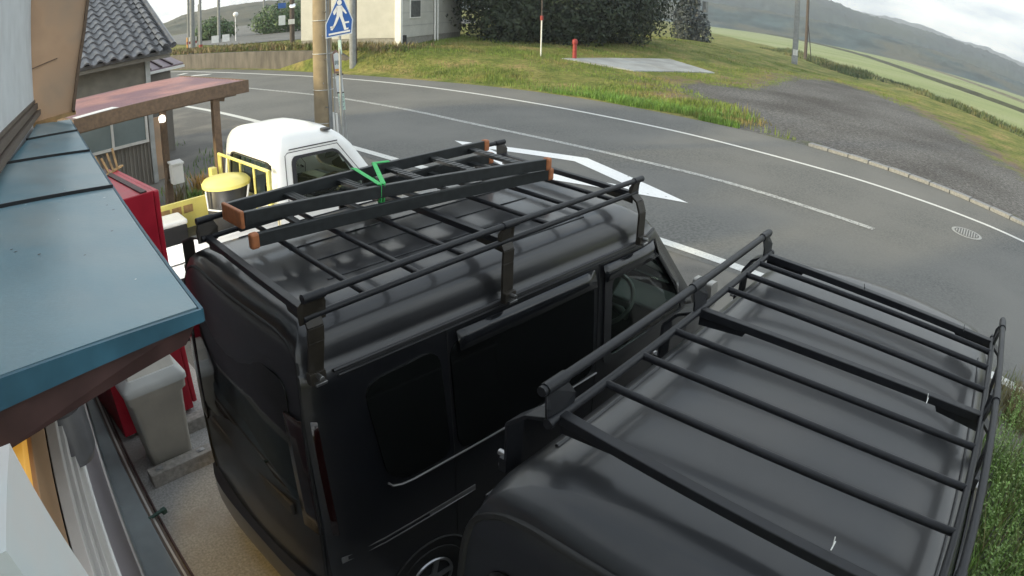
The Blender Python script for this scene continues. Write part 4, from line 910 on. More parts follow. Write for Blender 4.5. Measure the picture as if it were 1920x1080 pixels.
for r in range(14):
    for c_ in range(20):
        x0 = 4.05 - (c_ + 1) * tw; y = 11.72 + r * ex_; vs = []; nn = 9
        lift = .07 * max(0, 1 - c_ / 2.0) ** 2
        for k in range(nn):
            t = k / (nn - 1); zz_ = .038 * sin(t * 2 * pi) * (1 if t < .5 else 1.0) + .01 + lift + random.uniform(-.002, .002)
            for yy, dz in ((y, .035), (y + ex_ + .05, 0)): vs.append((x0 + t * tw * 1.04, yy, rz(yy) + zz_ + dz))
        fs = [(2 * k, 2 * k + 2, 2 * k + 3, 2 * k + 1) for k in range(nn - 1)]
        b0 = len(vs); vs += [(vs[2 * k][0], vs[2 * k][1] + .004, vs[2 * k][2] - .03) for k in range(nn)]; fs += [(b0 + k, b0 + k + 1, 2 * k + 2, 2 * k) for k in range(nn - 1)]
        q.add(vs, fs)
q.build('roof_tiles', M['tile'], rfo, smooth=50)
q = MB(); q.tube([(4.03, 11.75 + i * .3, rz(11.75 + i * .3) + .09) for i in range(12)], .06, 8); q.tube([(-3.3, 15.2, rz(15.2) + .1), (4.05, 15.2, rz(15.2) + .12)], .12, 8); q.build('ridge_tile', M['tile'], rfo, smooth=50)
anx = root('lean_to_shed', 'low shed with a purple seamed sheet roof joined behind the tiled house', 'shed', (5, 16, 0))
q = MB(); q.box(4.0, 5.1, 15.2, 17, 0, 1.93); q.build('wall', M['house_siding'], anx)
q = MB(); q.prism([(3.95, 15.0, 1.98), (5.45, 15.2, 2.04), (5.2, 17.4, 2.5), (3.95, 17.4, 2.45)], (0, 0, .035)); ro_ = q.build('roof', M['purple_roof'], anx)
q = MB()
for t in (.2, .4, .6, .8): q.bar(Vector((3.95, 15.0, 2.03)).lerp(Vector((5.45, 15.2, 2.09)), t), Vector((3.95, 17.4, 2.50)).lerp(Vector((5.2, 17.4, 2.55)), t), .04, .04)
q.build('roof_seam', M['brown_dark'], ro_)
q = MB(); q.bar((3.95, 14.97, 1.96), (5.45, 15.17, 2.0), .07, .06); q.build('rain_gutter', M['white_paint'], ro_)

# ---------------------------------------------------------------- poles and signs
up = root('utility_pole', 'thick tan concrete utility pole beside the white pickup truck', 'utility pole', (6.27, 10.12, 0))
q = MB(); q.tube([(6.285, 10.11, 0), (6.27, 10.12, 3.2), (6.24, 10.14, 9.5)], [.185, .165, .12], 20); q.build('shaft', M['concrete_pole'], up, smooth=40)
for z in (.95, 1.55, 2.2, 2.8): q = MB(); q.tube([(6.275 + .177 * cos(a), 10.115 + .177 * sin(a), z) for a in [2 * pi * i / 20 for i in range(21)]], .008, 5, cap=False); q.build('band', M['steel'], up)
for i, z in enumerate((1.25, 1.68, 2.1, 2.52, 2.95)): q = MB(); a = -2.1 if i % 2 else -1.9; q.tube([(6.275 + .16 * cos(a), 10.115 + .16 * sin(a), z), (6.275 + .28 * cos(a), 10.115 + .28 * sin(a), z)], .01, 6); q.build('step_bolt', M['bolt'], up)
for dx in (.0, .05): q = MB(); q.tube([(6.29 + dx, 9.92 + dx * .6, 0), (6.28 + dx, 9.925 + dx * .6, 1.3), (6.26 + dx, 9.945 + dx * .6, 2.6), (6.22 + dx, 9.985 + dx * .6, 7)], .022, 8); q.build('cable_conduit', M['grey_pole'], up, smooth=40)
for dx, zt in ((.0, 1.13), (.07, 1.10)): q = MB(); q.tube([(6.38 + dx, 9.95, .70), (6.37 + dx, 9.96, zt)], .022, 8); q.build('cable_guard', M['white_paint'], up, smooth=40)
FA = Vector((-.55, -.835, 0)).normalized()        # signs face the camera side of the road
SD = Vector((.835, -.55, 0)).normalized()
KS = 1
def face(b, c, poly, th, off=0): b.prism([c + SD * u * KS + Vector((0, 0, v * KS)) + FA * off for u, v in poly], -FA * th)
ps = root('crossing_sign', 'blue crosswalk sign with a white walking figure beside the utility pole', 'sign', (6.17, 9.36, 0))
q = MB(); q.tube([(6.20, 9.41, 0), (6.17, 9.39, 2.2), (6.16, 9.38, 3.4)], .024, 12); pl_ = q.build('pole', M['steel'], ps, smooth=40)
c = Vector((6.13, 9.34, 2.51)); KS = .89
pent = [(-.26, -.02), (.235, .05), (.255, .32), (.02, .88), (-.26, .25)]
q = MB(); face(q, c, pent, .004); sg_ = fixn(q.build('sign_plate', M['sign_white'], ps))
q = MB(); face(q, c, [(lerp(-.01, u, .92), lerp(.33, v, .93)) for u, v in pent], .003, .004); fixn(q.build('blue_field', M['sign_blue'], sg_))
q = MB(); o_ = .0085
def shp(poly): face(q, c, poly, .002, o_)
shp([(-.20, .035), (.20, .09), (.20, .125), (-.20, .07)])                         # kerb bar
shp([(-.17, .17), (-.09, .18), (-.09, .215), (-.17, .205)]); shp([(.10, .25), (.18, .26), (.18, .295), (.10, .285)])
shp([(.0 + .045 * cos(a), .66 + .05 * sin(a)) for a in [2 * pi * i / 14 for i in range(14)]])   # head
shp([(-.055, .60), (.05, .60), (.06, .40), (-.05, .40)])                          # body
shp([(-.05, .595), (-.12, .48), (-.10, .42), (-.08, .43), (-.03, .54)]); shp([(.045, .595), (.11, .50), (.14, .45), (.12, .43), (.03, .53)])   # arms
shp([(-.05, .405), (.01, .405), (-.06, .24), (-.13, .13), (-.17, .14), (-.10, .25)]); shp([(.0, .405), (.06, .405), (.10, .28), (.13, .16), (.17, .17), (.165, .135), (.09, .125), (.05, .27)])  # legs
fixn(q.build('walking_figure', M['white_paint'], sg_))
q = MB(); q.bar(c + Vector((.02, .03, .18)), c + Vector((.06, .06, .18)), .08, .03); q.build('bracket', M['bolt'], pl_)
q = MB(); q.bar(c + Vector((.02, .03, -.06)), c + Vector((.05, .05, -.30)), .05, .03); q.build('lower_bracket', M['sign_mint'], pl_)
KS = 1
bs = root('bus_stop_sign', 'slim bus stop sign with a rounded top and notice panels, leaning by the utility pole', 'sign', (7.22, 10.81, 0))
q = MB(); q.tube([(7.235, 10.80, 0), (7.215, 10.82, .6), (7.13, 10.88, 1.9)], .013, 8); q.tube([(7.03, 10.93, .3), (7.04, 10.92, 2.1)], .012, 8); q.build('pole', M['steel'], bs, smooth=40)
def board(name, z0, z1, u0, u1, lean0, lean1, m_, top=False):
    q = MB(); c0 = Vector((7.08, 10.90, 0))
    P = [(u0 + lean0, z0), (u1 + lean0, z0), (u1 + lean1, z1), (u0 + lean1, z1)]
    if top: P = P[:2] + [(lerp(u1, u0, i / 10) * 1 + lean1, z1 - .10 + .12 * sin(pi * i / 10)) for i in range(11)]
    face(q, c0, P, .02, .02); return fixn(q.build(name, m_, bs))
bh = board('rounded_head', 1.71, 2.16, -.075, .085, .02, -.02, M['sign_rim'], True)
q = MB(); face(q, Vector((7.08, 10.9, 0)), [(-.05 + .02, 1.75), (.06 + .02, 1.75), (.06 - .01, 2.09), (.0, 2.13), (-.06, 2.09)], .004, .026); hf = fixn(q.build('head_face', M['sign_white'], bs))
q = MB(); face(q, Vector((7.08, 10.9, 0)), [(-.025, 1.755), (.075, 1.755), (.072, 1.80), (-.03, 1.80)], .003, .030)
fixn(q.build('head_band', M['sign_orange'], hf))
for k in range(3): q = MB(); face(q, Vector((7.08, 10.9, 0)), [(-.035 + k * .03, 1.88 + .03 * (k % 2)), (-.012 + k * .03, 1.88), (-.014 + k * .03, 1.97), (-.037 + k * .03, 1.96)], .003, .030); fixn(q.build('head_mark', M['sign_grey'], hf))
b_ = board('timetable_panel', 1.34, 1.66, -.06, .07, .06, .035, M['sign_white'])
b2_ = board('notice_panel', .98, 1.31, -.055, .065, .095, .07, M['sign_mint'])
q = MB()
for k in range(5): face(q, Vector((7.08, 10.9, 0)), [(.04, 1.03 + .05 * k), (.13 - .02 * (k % 2), 1.03 + .05 * k), (.13 - .02 * (k % 2), 1.05 + .05 * k), (.04, 1.05 + .05 * k)], .002, .023)
fixn(q.build('notice_lines', M['sign_grey'], b2_))
q = MB()
for z in (1.325, 1.69): q = MB(); face(q, Vector((7.08, 10.9, 0)), [(.0, z - .012), (.13, z - .012), (.13, z + .012), (.0, z + .012)], .02, .026); q.build('clamp', M['plastic_dark'], bs)
def pole(name, label, x, y, h, r0, r1, m_, lean=(0, 0), group=None, solo=False):
    z0 = hgt(x, y) - .1
    if solo:
        q = MB(); q.tube([(x, y, z0), (x + lean[0], y + lean[1], z0 + h)], [r0, r1], 14); return tag(q.build(name, m_, smooth=40), label, 'utility pole')
    r = root(name, label, 'utility pole', (x, y, 0), group=group)
    q = MB(); q.tube([(x, y, z0), (x + lean[0], y + lean[1], z0 + h)], [r0, r1], 14); q.build('shaft', m_, r, smooth=40); return r
def wires(a, b, sag, n=14): return [Vector(a).lerp(Vector(b), i / n) - Vector((0, 0, sag * 4 * (i / n) * (1 - i / n))) for i in range(n + 1)]
p1 = pole('roadside_pole', 'plain grey concrete pole at the end of the retaining wall across the road', 17.15, 25.05, 9.5, .155, .12, M['grey_pole'])
q = MB(); q.tube([(17.28, 24.97, 0), (17.28, 24.97, 5)], .04, 8); q.build('cable_guard', M['dark_pole'], p1)
p2 = pole('dark_pole', 'dark pole carrying white sign boards, a blue sign and a round mirror', 20.66, 36.89, 9, .16, .13, M['dark_pole'])
def brd(p, c, wd, ht, m_, name='sign_board', rot=(-.4, -.91)):
    f = Vector((rot[0], rot[1], 0)).normalized(); s_ = Vector((-f.y, f.x, 0)); q = MB(); c = Vector(c)
    q.prism([c + s_ * u * wd / 2 + Vector((0, 0, v * ht / 2)) for u, v in ((-1, -1), (1, -1), (1, 1), (-1, 1))], -f * .03); return fixn(q.build(name, m_, p))
brd(p2, (20.05, 37.1, 2.50), .42, .62, M['sign_white']); brd(p2, (20.50, 36.68, 2.36), .40, .32, M['white_paint']); brd(p2, (20.05, 37.1, 3.45), .50, .34, M['sign_blue'])
q = MB(); q.lathe([(0, .05), (.1, .045), (.17, .02), (.19, 0), (.17, -.03)], (0, 0, 0), 20); mo = q.build('round_mirror', mat('mirror_face', (.9, .9, .9), .12, metal=1), p2, smooth=60, local=True)
mo.matrix_local = WM[p2.name].inverted() @ Matrix.Translation((20.62, 36.75, 3.38)) @ Vector((-.45, -.75, .5)).to_track_quat('Z', 'Y').to_matrix().to_4x4()
for x, y, h, r, m_, nm, lb, gp in ((16.95, 45.9, 9, .10, 'grey_pole', 'roadside_pole', 'slim plain grey pole at the edge of the corner cluster, beside the tiled roof', None),
                           (16.91, 45.0, 9, .20, 'grey_pole', 'roadside_pole', 'thickest grey pole of the cluster at the corner, with striped guards at its foot', None),
                           (16.92, 43.4, 9, .11, 'grey_pole', 'roadside_pole', 'slim grey pole with a red guard at its foot, beside the thickest corner pole', None),
                           (22.2, 52.5, 9, .14, 'grey_pole', 'roadside_pole', 'grey pole standing behind the two white roadside boards', None),
                           (24.0, 62.0, 3.9, .10, 'grey_pole', 'roadside_pole', 'short grey post beyond the white boards on the rising road', None),
                           (38, 75, 8.5, .14, 'grey_pole', 'roadside_pole', 'pale distant pole on the scrub slope near the dark sign pole', None),
                           (14.5, 70, 5.6, .14, 'dark_pole', 'roadside_pole', 'short dark pole against the sky above the slope of the tiled roof', None)):
    pp = pole(nm, lb, x, y, h, r, r * .8, M[m_], solo=not ('guard' in lb))
    if 'striped' in lb:
        for dx, cc in ((-.28, 'white_paint'), (.22, 'white_paint'), (-.48, 'sign_orange')):
            q = MB(); q.tube([(x + dx, y - .15, .4), (x + dx, y - .15, 2.0)], .05, 8); q.cur = 1
            for k in range(3): q.tube([(x + dx, y - .15, .6 + k * .45), (x + dx, y - .15, .8 + k * .45)], .054, 8)
            q.build('striped_guard', [M[cc], M['hydrant_red']], pp, smooth=40)
    if 'red guard' in lb: q = MB(); q.tube([(x, y, .5), (x, y, 1.4)], .135, 12); q.build('foot_guard', M['hydrant_red'], pp, smooth=40)
q = MB(); q.lathe([(0, .22), (.12, .19), (.2, .1), (.22, 0), (.2, -.1), (.12, -.19), (0, -.22)], (22.7, 50.05, 3.25), 18); q.tube([(22.7, 50.1, .9), (22.7, 50.1, 3.1)], .04, 8)
rm = fixn(q.build('traffic_mirror', mat('mirror_white', (.85, .85, .88), .25), smooth=40)); tag(rm, 'round white traffic mirror on a thin post beside the rising road', 'traffic mirror')
q = MB(); q.tube([(15.45, 41, 0), (15.45, 41, .68), (16.05, 40.75, .68), (16.08, 40.73, 0)], .045, 8); tag(q.build('bar_guard', M['white_paint'], smooth=60), 'white arched pipe guard at the foot of the corner poles', 'guard rail')
for i, (x, y) in enumerate(((21.5, 51.7), (22.35, 51.35))):
    r = root('roadside_board', ['white roadside board with rusty legs, the one nearer the house', 'white roadside board with rusty legs, the one nearer the dark sign pole'][i], 'board', (x, y, 0))
    brd(r, (x, y, 1.35), .62, .62, M['white_paint'], 'panel', (-.4, -.9))
    for d in (-.3, .3): q = MB(); q.bar((x + d, y + .05 - d * .4, .8), (x + d, y + .05 - d * .4, 1.7), .06, .06); q.build('leg', M['brown_dark'], r)
q = MB()
for i in range(9):
    x, y = lerp(14.6, 16.9, i / 8), lerp(48, 47.05, i / 8); q.bar((x, y, .3), (x, y, 1.1), .06, .06)
for z in (.65, 1.05): q.bar((14.6, 48, z), (16.9, 47.05, z), .05, .05)
tag(q.build('white_fence', M['white_paint']), 'low white rail fence at the corner behind the tiled house', 'fence')
# trees by the rising road are added with the vegetation
mk = root('hydrant_marker', 'thin white post with a red band before the big dark tree', 'post', (24.56, 20.41, .5))
q = MB(); q.tube([(24.56, 20.41, .3), (24.56, 20.41, 2.50)], .035, 10); q.build('shaft', M['white_paint'], mk, smooth=40)
q = MB(); q.tube([(24.56, 20.41, 2.3), (24.56, 20.41, 2.52)], .075, 12); q.build('red_band', M['hydrant_red'], mk, smooth=40)
q = MB(); q.tube([(24.56, 20.41, 2.52), (24.56, 20.41, 3.3)], .035, 10); q.build('upper_shaft', M['dark_pole'], mk, smooth=40)
hy = root('fire_hydrant', 'red post fire hydrant beside the pale concrete slab', 'hydrant', (25.84, 19.39, .3))
q = MB(); q.lathe([(0, 0), (.14, 0), (.14, .09), (.105, .10), (.10, .80), (.13, .82), (.135, .95), (.11, 1.02), (.05, 1.06), (0, 1.07)], (25.84, 19.39, .38), 18); q.build('barrel', M['hydrant_red'], hy, smooth=40)
q = MB(); q.tube([(25.84, 19.39, 1.28), (25.68, 19.28, 1.28)], .06, 10); q.tube([(25.84, 19.39, 1.28), (26.0, 19.5, 1.28)], .05, 10); q.build('outlet', M['hydrant_red'], hy, smooth=40)
# poles on the far side of the gravel
p3 = pole('field_pole', 'grey pole with a white striped band between the gravel lot and the rice field', 54.4, 17.75, 10.5, .27, .21, M['grey_pole'])
q = MB(); q.tube([(54.4, 17.75, .45), (54.4, 17.75, .95)], .28, 14)
q.build('dark_band', M['shed_band'], p3, smooth=40); q = MB()
for a in (3.0, 3.4, 3.8, 4.2): q.bar((54.4 + .275 * cos(a), 17.75 + .275 * sin(a), 1.0), (54.4 + .275 * cos(a), 17.75 + .275 * sin(a), 1.5), .07, .03, up=(cos(a), sin(a), 0))
q.build('white_stripe', M['white_paint'], p3)
p4 = pole('dark_field_pole', 'slim dark pole with a slanted brace standing in the edge of the rice field', 71.6, 22.1, 11, .20, .15, M['dark_pole'])
q = MB(); q.tube([(72.4, 21.5, -.5), (71.8, 22.0, 4)], .05, 6); q.build('brace', M['dark_pole'], p4)
p5 = pole('vine_pole', 'grey pole with a transformer box wrapped in grey vines beside the big dark tree', 52.9, 26.6, 10, .32, .26, M['grey_pole'])
q = MB(); q.box(53.3, 53.75, 25.9, 26.3, 3.6, 4.6); q.build('transformer_box', M['grey_pole'], p5, bevel=.04)

# ---------------------------------------------------------------- retaining wall and buildings across the road
wl = root('retaining_wall', 'long low weathered concrete retaining wall across the road', 'wall', (16.5, 32, 0))
wp_ = resample([(13.6, 50), (15.2, 41), (16.0, 35), (16.75, 29), (17.15, 25.6), (18.6, 23.6)], 60)
q = MB()
for i, (a, b) in enumerate(zip(wp_, wp_[1:])):
    ha = .95 - .9 * ss(.86, 1, i / 59); hb = .95 - .9 * ss(.86, 1, (i + 1) / 59); n = (b - a).normalized(); n = Vector((n.y, -n.x)) * -1
    if n.x < 0: n = -n
    c_, d_ = a + n * .28, b + n * .28
    q.add([(*a, 0), (*b, 0), (*d_, 0), (*c_, 0), (*a, ha), (*b, hb), (*d_, hb + .0), (*c_, ha)], [(4, 5, 6, 7), (0, 4, 5, 1) if False else (0, 1, 5, 4), (2, 3, 7, 6)])
fixn(q.build('wall_face', M['retaining'], wl))
ax = root('white_annex', 'small white clad building with one square window across the road', 'building', (24, 27, .9))
A0 = Vector((20.36, 25.5)); A1 = Vector((27.2, 28.6)); dA = (A1 - A0).normalized(); nA = Vector((dA.y, -dA.x))
def AX(u, v, z): p = A0 + dA * u - nA * v; return Vector((p.x, p.y, z))
LA = (A1 - A0).length
def abox(u0, u1, v0, v1, z0, z1, b=None):
    b = b or MB(); P = [AX(u0, v0, z0), AX(u1, v0, z0), AX(u1, v1, z0), AX(u0, v1, z0)]; b.prism(P, (0, 0, z1 - z0)); return b
fixn(abox(.05, LA - .05, .05, 6, .6, 1.36).build('base', M['annex_base'], ax)); fixn(abox(0, LA, 0, 6, 1.363, 5.2).build('wall', M['annex_wall'], ax))
q = MB()
for z in (1.95, 2.6, 3.25, 3.9): abox(0, LA, -.012, -.002, z, z + .02, q)
fixn(q.build('siding_joint', M['shed_band'], ax))
q = MB(); abox(.75, 1.95, -.05, -.003, 2.32, 3.30, q); wn = fixn(q.build('window', M['white_paint'], ax)); q = MB(); abox(.81, 1.89, -.06, -.052, 2.38, 3.24, q); fixn(q.build('pane', M['window_dark'], wn))
for u in (3.6, 3.95): q = MB(); q.tube([AX(u, -.08, .95), AX(u, -.08, 5)], .055, 8); q.build('drainpipe', M['white_paint'], ax, smooth=40)
q = MB(); abox(-.22, -.02, -.02, .3, .5, 5.2, q); fixn(q.build('corner_trim', M['white_paint'], ax))
q = MB(); abox(.02, .22, -.12, -.01, 1.0, 1.5, q); fixn(q.build('meter_box', M['plastic_dark'], ax))
sh = root('pale_shed', 'long pale shed with a grey lower band and dark vents behind the white building', 'shed', (44, 57, 1))
q = MB(); q.prism([(38.2, 59.4, 1.62), (46.8, 53.0, 1.62), (54, 62, 1.62), (45, 69, 1.62)], (0, 0, 5)); fixn(q.build('wall', M['shed_wall'], sh))
q = MB(); q.prism([(38.25, 59.4, .5), (46.8, 53.05, .5), (54, 62, .5), (45, 69, .5)], (0, 0, 1.11)); fixn(q.build('base_band', M['shed_band'], sh))
for t in (.52, .84): q = MB(); a = Vector((34.2, 62.4, 0)).lerp(Vector((46.8, 53, 0)), t); d = Vector((12.6, -9.4, 0)).normalized(); q.bar(a + Vector((-.03, -.04, 1.95)), a + Vector((-.03, -.04, 2.95)), .38, .08, up=d); q.build('vent', M['rubber'], sh)
struct(sheet('side_road', [(19.2, 44), (24.5, 37.5), (33, 41), (50, 50), (70, 75), (60, 130), (35, 130), (22, 62)], 1.035, M['asphalt']))

# ---------------------------------------------------------------- vegetation
def leaves(lobes, n, size, seed, shell=.35, drop=.0, flat=.5, ragged=.18):
    """many small leaf faces through the volume of several lobes (cx,cy,cz,rx,ry,rz)"""
    R_ = random.Random(seed); b = MB(); wts = [l[3] * l[4] + l[4] * l[5] + l[3] * l[5] for l in lobes]; tot = sum(wts)
    for l, wt in zip(lobes, wts):
        for _ in range(int(n * wt / tot)):
            v = Vector((R_.gauss(0, 1), R_.gauss(0, 1), R_.gauss(0, 1))).normalized()
            k = 1 + ragged * noise.noise((v.x * 2.6 + l[0], v.y * 2.6 + l[1], v.z * 2.6)) * 1.6 + ragged * .6 * noise.noise((v.x * 7 + l[1], v.y * 7, v.z * 7 + l[2]))
            rr = k * (1 - shell * R_.random() ** 2.0) + (R_.random() ** 8) * .10
            c = Vector((l[0] + v.x * l[3] * rr, l[1] + v.y * l[4] * rr, l[2] + v.z * l[5] * rr))
            if c.z < drop: continue
            s_ = size * R_.uniform(.55, 1.35); t = (v + Vector((R_.gauss(0, flat), R_.gauss(0, flat), R_.gauss(0, flat) + .25))).normalized(); u = t.orthogonal().normalized(); u.rotate(Matrix.Rotation(R_.uniform(0, 6.28), 3, t)); w_ = t.cross(u)
            b.add([c - u * s_ * .5, c + w_ * s_ * .32, c + u * s_ * .6, c - w_ * s_ * .32], [(0, 1, 2, 3)])
    return b
def tree(name, label, cat, loc, lobes, n, size, m, trunk_r, trunk_h, seed, drop=0, group=None, shell=.35, ragged=.18, limbs=5):
    r = root(name, label, cat, loc, group=group); leaves(lobes, n, size, seed, shell, drop, ragged=ragged).build('crown', m, r)
    q = MB(); x, y, z = loc; q.tube([(x, y, z - .2), (x + .05, y, z + trunk_h * .5), (x, y + .05, z + trunk_h)], [trunk_r, trunk_r * .75, trunk_r * .4], 10)
    for i in range(limbs):
        a = 2 * pi * i / max(1, limbs) + .4; l = lobes[i % len(lobes)]; q.tube([(x, y, z + trunk_h * (.45 + .08 * i)), ((x + l[0]) / 2, (y + l[1]) / 2, z + trunk_h * .75), (l[0], l[1], l[2])], [trunk_r * .4, trunk_r * .28, trunk_r * .1], 7)
    q.build('trunk', M['bark'], r, smooth=60); return r
tree('spreading_conifer', 'huge dark rounded tree reaching down to the lawn beside the white building', 'tree', (33, 26.5, .8),
     [(29.5, 26.5, 4.6, 4.6, 4.4, 4.0), (34, 26, 5.2, 5.6, 5.0, 4.9), (37.8, 25.2, 4.8, 4.0, 4.2, 4.2), (26.9, 25.9, 5.4, 2.4, 2.8, 3.2), (32, 23.2, 3.2, 3.6, 2.2, 2.6), (36.2, 23.2, 3.0, 3.0, 2.0, 2.3), (28.6, 24.6, 3.0, 2.4, 2.0, 2.2), (33, 27, 8.5, 5, 4.5, 3.5), (27.2, 25.0, 2.2, 1.8, 1.6, 1.7), (30.4, 24.0, 2.0, 2.4, 1.6, 1.5)], 100000, .20, M['leaf_dark'], .4, 6, 11, drop=.62, shell=.5, ragged=.22)
tree('vine_clump', 'grey-green clump of vines climbing the pole with the transformer box', 'vine', (52.6, 26.9, .1),
     [(52.2, 27.4, 2.4, 1.1, 1.1, 2.6), (53.2, 26.3, 1.6, .9, .9, 1.9), (52.5, 27.1, 5.4, 1.0, 1.0, 2.4)], 5200, .26, M['ivy_grey'], .12, 4, 4, drop=0, shell=.5, ragged=.3, limbs=3)
for i, (x, y, s_, lb) in enumerate(((31, 58, 2.3, 'round green roadside shrub beside the thick concrete utility pole'), (26, 63, 1.7, 'pale green roadside shrub by the traffic mirror'), (11.5, 58, 1.6, 'dark green shrub behind the white rail fence'), (40, 70, 2.6, 'green bushy tree on the rising slope behind the round shrub'))):
    z = 1.0 if x > 15 else .2
    tree('roadside_shrub', lb, 'shrub', (x, y, z), [(x, y, z + s_ * .6, s_, s_ * .9, s_ * .75), (x + s_ * .7, y - .5, z + s_ * .5, s_ * .7, s_ * .6, s_ * .55), (x - s_ * .6, y + .3, z + s_ * .45, s_ * .65, s_ * .6, s_ * .5)], 3500, .26, M['leaf_green'], .1, s_, 20 + i, shell=.5, limbs=3)

def blades(name, place, n, hmin, hmax, wd, m, seed, bend=.35):
    R_ = random.Random(seed); b = MB()
    for _ in range(n):
        p = place(R_)
        if p is None: continue
        x, y, z, sc = p; h = R_.uniform(hmin, hmax) * sc; a = R_.uniform(0, 2 * pi); d = Vector((cos(a), sin(a), 0)); s_ = Vector((-d.y, d.x, 0)) * wd * .5 * R_.uniform(.6, 1.3); be = R_.uniform(.1, bend) * h
        o = Vector((x, y, z - .02)); m1 = o + d * be * .3 + Vector((0, 0, h * .6)); t = o + d * be + Vector((0, 0, h))
        b.add([o - s_, o + s_, m1 + s_ * .7, m1 - s_ * .7, t], [(0, 1, 2, 3), (3, 2, 4)])
    o = b.build(name, m); o['kind'] = 'stuff'; return o
def lawn(R_):
    while True:
        x = R_.uniform(15.8, 50) if R_.random() < .5 else 15.8 + 14 * R_.random() ** 1.6; y = R_.uniform(5.5, 33)
        fe = pw([(5, 17.5), (8, 17.6), (15, 17.6), (20, 17.0), (25, 17.4), (33, 17.2)], y)
        if x < fe + .05: continue
        if inpoly(x, y, GRAVEL) and dpoly(x, y, GRAVEL) > R_.random() * .9: continue
        if inpoly(x, y, Zs): continue
        nn = noise.noise((x * .35, y * .35, 3)); near = 1.0 if (x < 21 and y < 11) else .55
        if R_.random() > .45 + nn: 
            if near < 1 and R_.random() < .75: continue
        return x, y, hgt(x, y), near * (1 + .8 * nn)
blades('lawn_grass', lawn, 46000, .10, .26, .028, M['grass_blade'], 1)
def verge(R_):
    y = R_.uniform(7.2, 16.5); x = pw([(4, 17.3), (8, 17.4), (12, 17.6), (16, 17.5)], y) + abs(R_.gauss(0, .95));
    if R_.random() < ss(10, 16, y) or noise.noise((x * .9, y * .5, 7)) < -.12: return None 
    if inpoly(x, y, GRAVEL) and dpoly(x, y, GRAVEL) > .5: return None
    return x, y, 0, 1.0
blades('verge_grass', verge, 15000, .07, .26, .020, M['verge_blade'], 5, .6)
def bank(R_):
    y = R_.uniform(-8, 34); bx = pw([(-40, 46), (-3, 50), (3, 60), (9, 67), (17, 76), (31, 98), (48, 117)], y); x = bx - R_.random() ** .8 * (9 if y < 12 else 16) + 1
    nn = noise.noise((x * .16, y * .16, 1)) + .5 * noise.noise((x * .5, y * .5, 4))
    if nn < .02 and R_.random() < .85: return None
    return x, y, hgt(x, y), .5 + 1.1 * max(0, nn)
blades('bank_grass', bank, 16000, .22, .62, .075, M['reed_blade'], 6, .5)
def wallgrass(R_):
    t = R_.random(); i = int(t * 58); p = wp_[i].lerp(wp_[i + 1], R_.random()); x = p.x + .25 + abs(R_.gauss(0, 1.3)); y = p.y + R_.uniform(-.3, .3)
    if x > 24: return None
    return x, y, hgt(max(x, 17.2), y) if y > 20 else hgt(x, y), 1.0
blades('wall_top_grass', wallgrass, 6500, .12, .38, .06, M['dry_blade'], 8, .6)
W1 = [(4.3, -.90), (5.2, -.72), (6.3, -1.0), (6.0, -4), (3.2, -5), (2.2, -1.2), (3.2, -.78)]
def weeds(R_):
    while True:
        x, y = R_.uniform(2.2, 6.3), R_.uniform(-4.5, -.70)
        if not inpoly(x, y, W1): continue
        if x > 5.35 and not (5.9 < x): continue
        c_ = .5 + noise.noise((x * 2.2, y * 2.2, 5))
        if R_.random() > c_ + .45: continue
        return x, y, .0, (1.1 + .5 * noise.noise((x * 1.5, y * 1.5, 2))) * (.55 if x > 5.3 else 1)
blades('tall_weeds', weeds, 6500, .18, .52, .011, M['weed_blade'], 2, .7)
lw = MB(); R_ = random.Random(77)
for _ in range(1500):
    p = weeds(R_); x, y, z, sc = p; h = R_.uniform(.12, .62) * sc; a0 = R_.uniform(0, 6.28); lean = Vector((cos(a0), sin(a0), 0)) * h * R_.uniform(.05, .35); nl = int(6 + h * 14)
    lw.tube([(x, y, -.02), (x + lean.x * .5, y + lean.y * .5, h * .6), (x + lean.x, y + lean.y, h)], .0022, 3, cap=False)
    for k in range(nl):
        t = (k + 1) / nl; q0 = Vector((x, y, 0)) + lean * t + Vector((0, 0, h * t)); a = k * 2.4 + a0; d = Vector((cos(a), sin(a), R_.uniform(-.1, .6))).normalized(); sz = R_.uniform(.025, .055) * (1.25 - .6 * t); w2 = d.cross(Vector((0, 0, 1))).normalized() * sz * .28
        lw.add([q0, q0 + d * sz * .5 + w2, q0 + d * sz, q0 + d * sz * .5 - w2], [(0, 1, 2, 3)])
o = lw.build('leafy_weeds', M['weed_leaf']); o['kind'] = 'stuff'
def stalks(R_):
    x, y = R_.uniform(3.4, 5.1), R_.uniform(-2.6, -.8); return x, y, 0, 1
blades('seeding_grass', stalks, 420, .45, .72, .007, M['dry_blade'], 12, .7)
def dry(R_):
    x, y = R_.gauss(6.35, .28), R_.gauss(-1.25, .22); return x, y, 0, 1
blades('dry_grass_tuft', dry, 2200, .08, .24, .009, M['dry_blade'], 13, .9)
def yard(R_):
    x, y = R_.uniform(2.6, 6.4), R_.uniform(8.6, 16)
    if noise.noise((x * .9, y * .7, 9)) < .02: return None
    return x, y, 0, 1
blades('yard_weeds', yard, 2600, .05, .22, .02, M['weed_blade'], 14, .8)
def plant(x, y, label, m, h, n, seed):
    o = blades('flowering_plant', lambda R_: (x + R_.gauss(0, .09), y + R_.gauss(0, .09), 0, 1), n, h * .5, h, .035, m, seed, .6); del o['kind']; tag(o, label, 'plant')
plant(4.0, 10.6, 'clump of orange-yellow leaves in the yard behind the carport', M['orange_plant'], .5, 130, 31)
plant(3.45, 10.45, 'pale dry upright plant beside the white mail box', M['dry_blade'], .5, 40, 32)
plant(3.7, 10.1, 'low green plant at the foot of the carport', M['weed_blade'], .35, 160, 33)

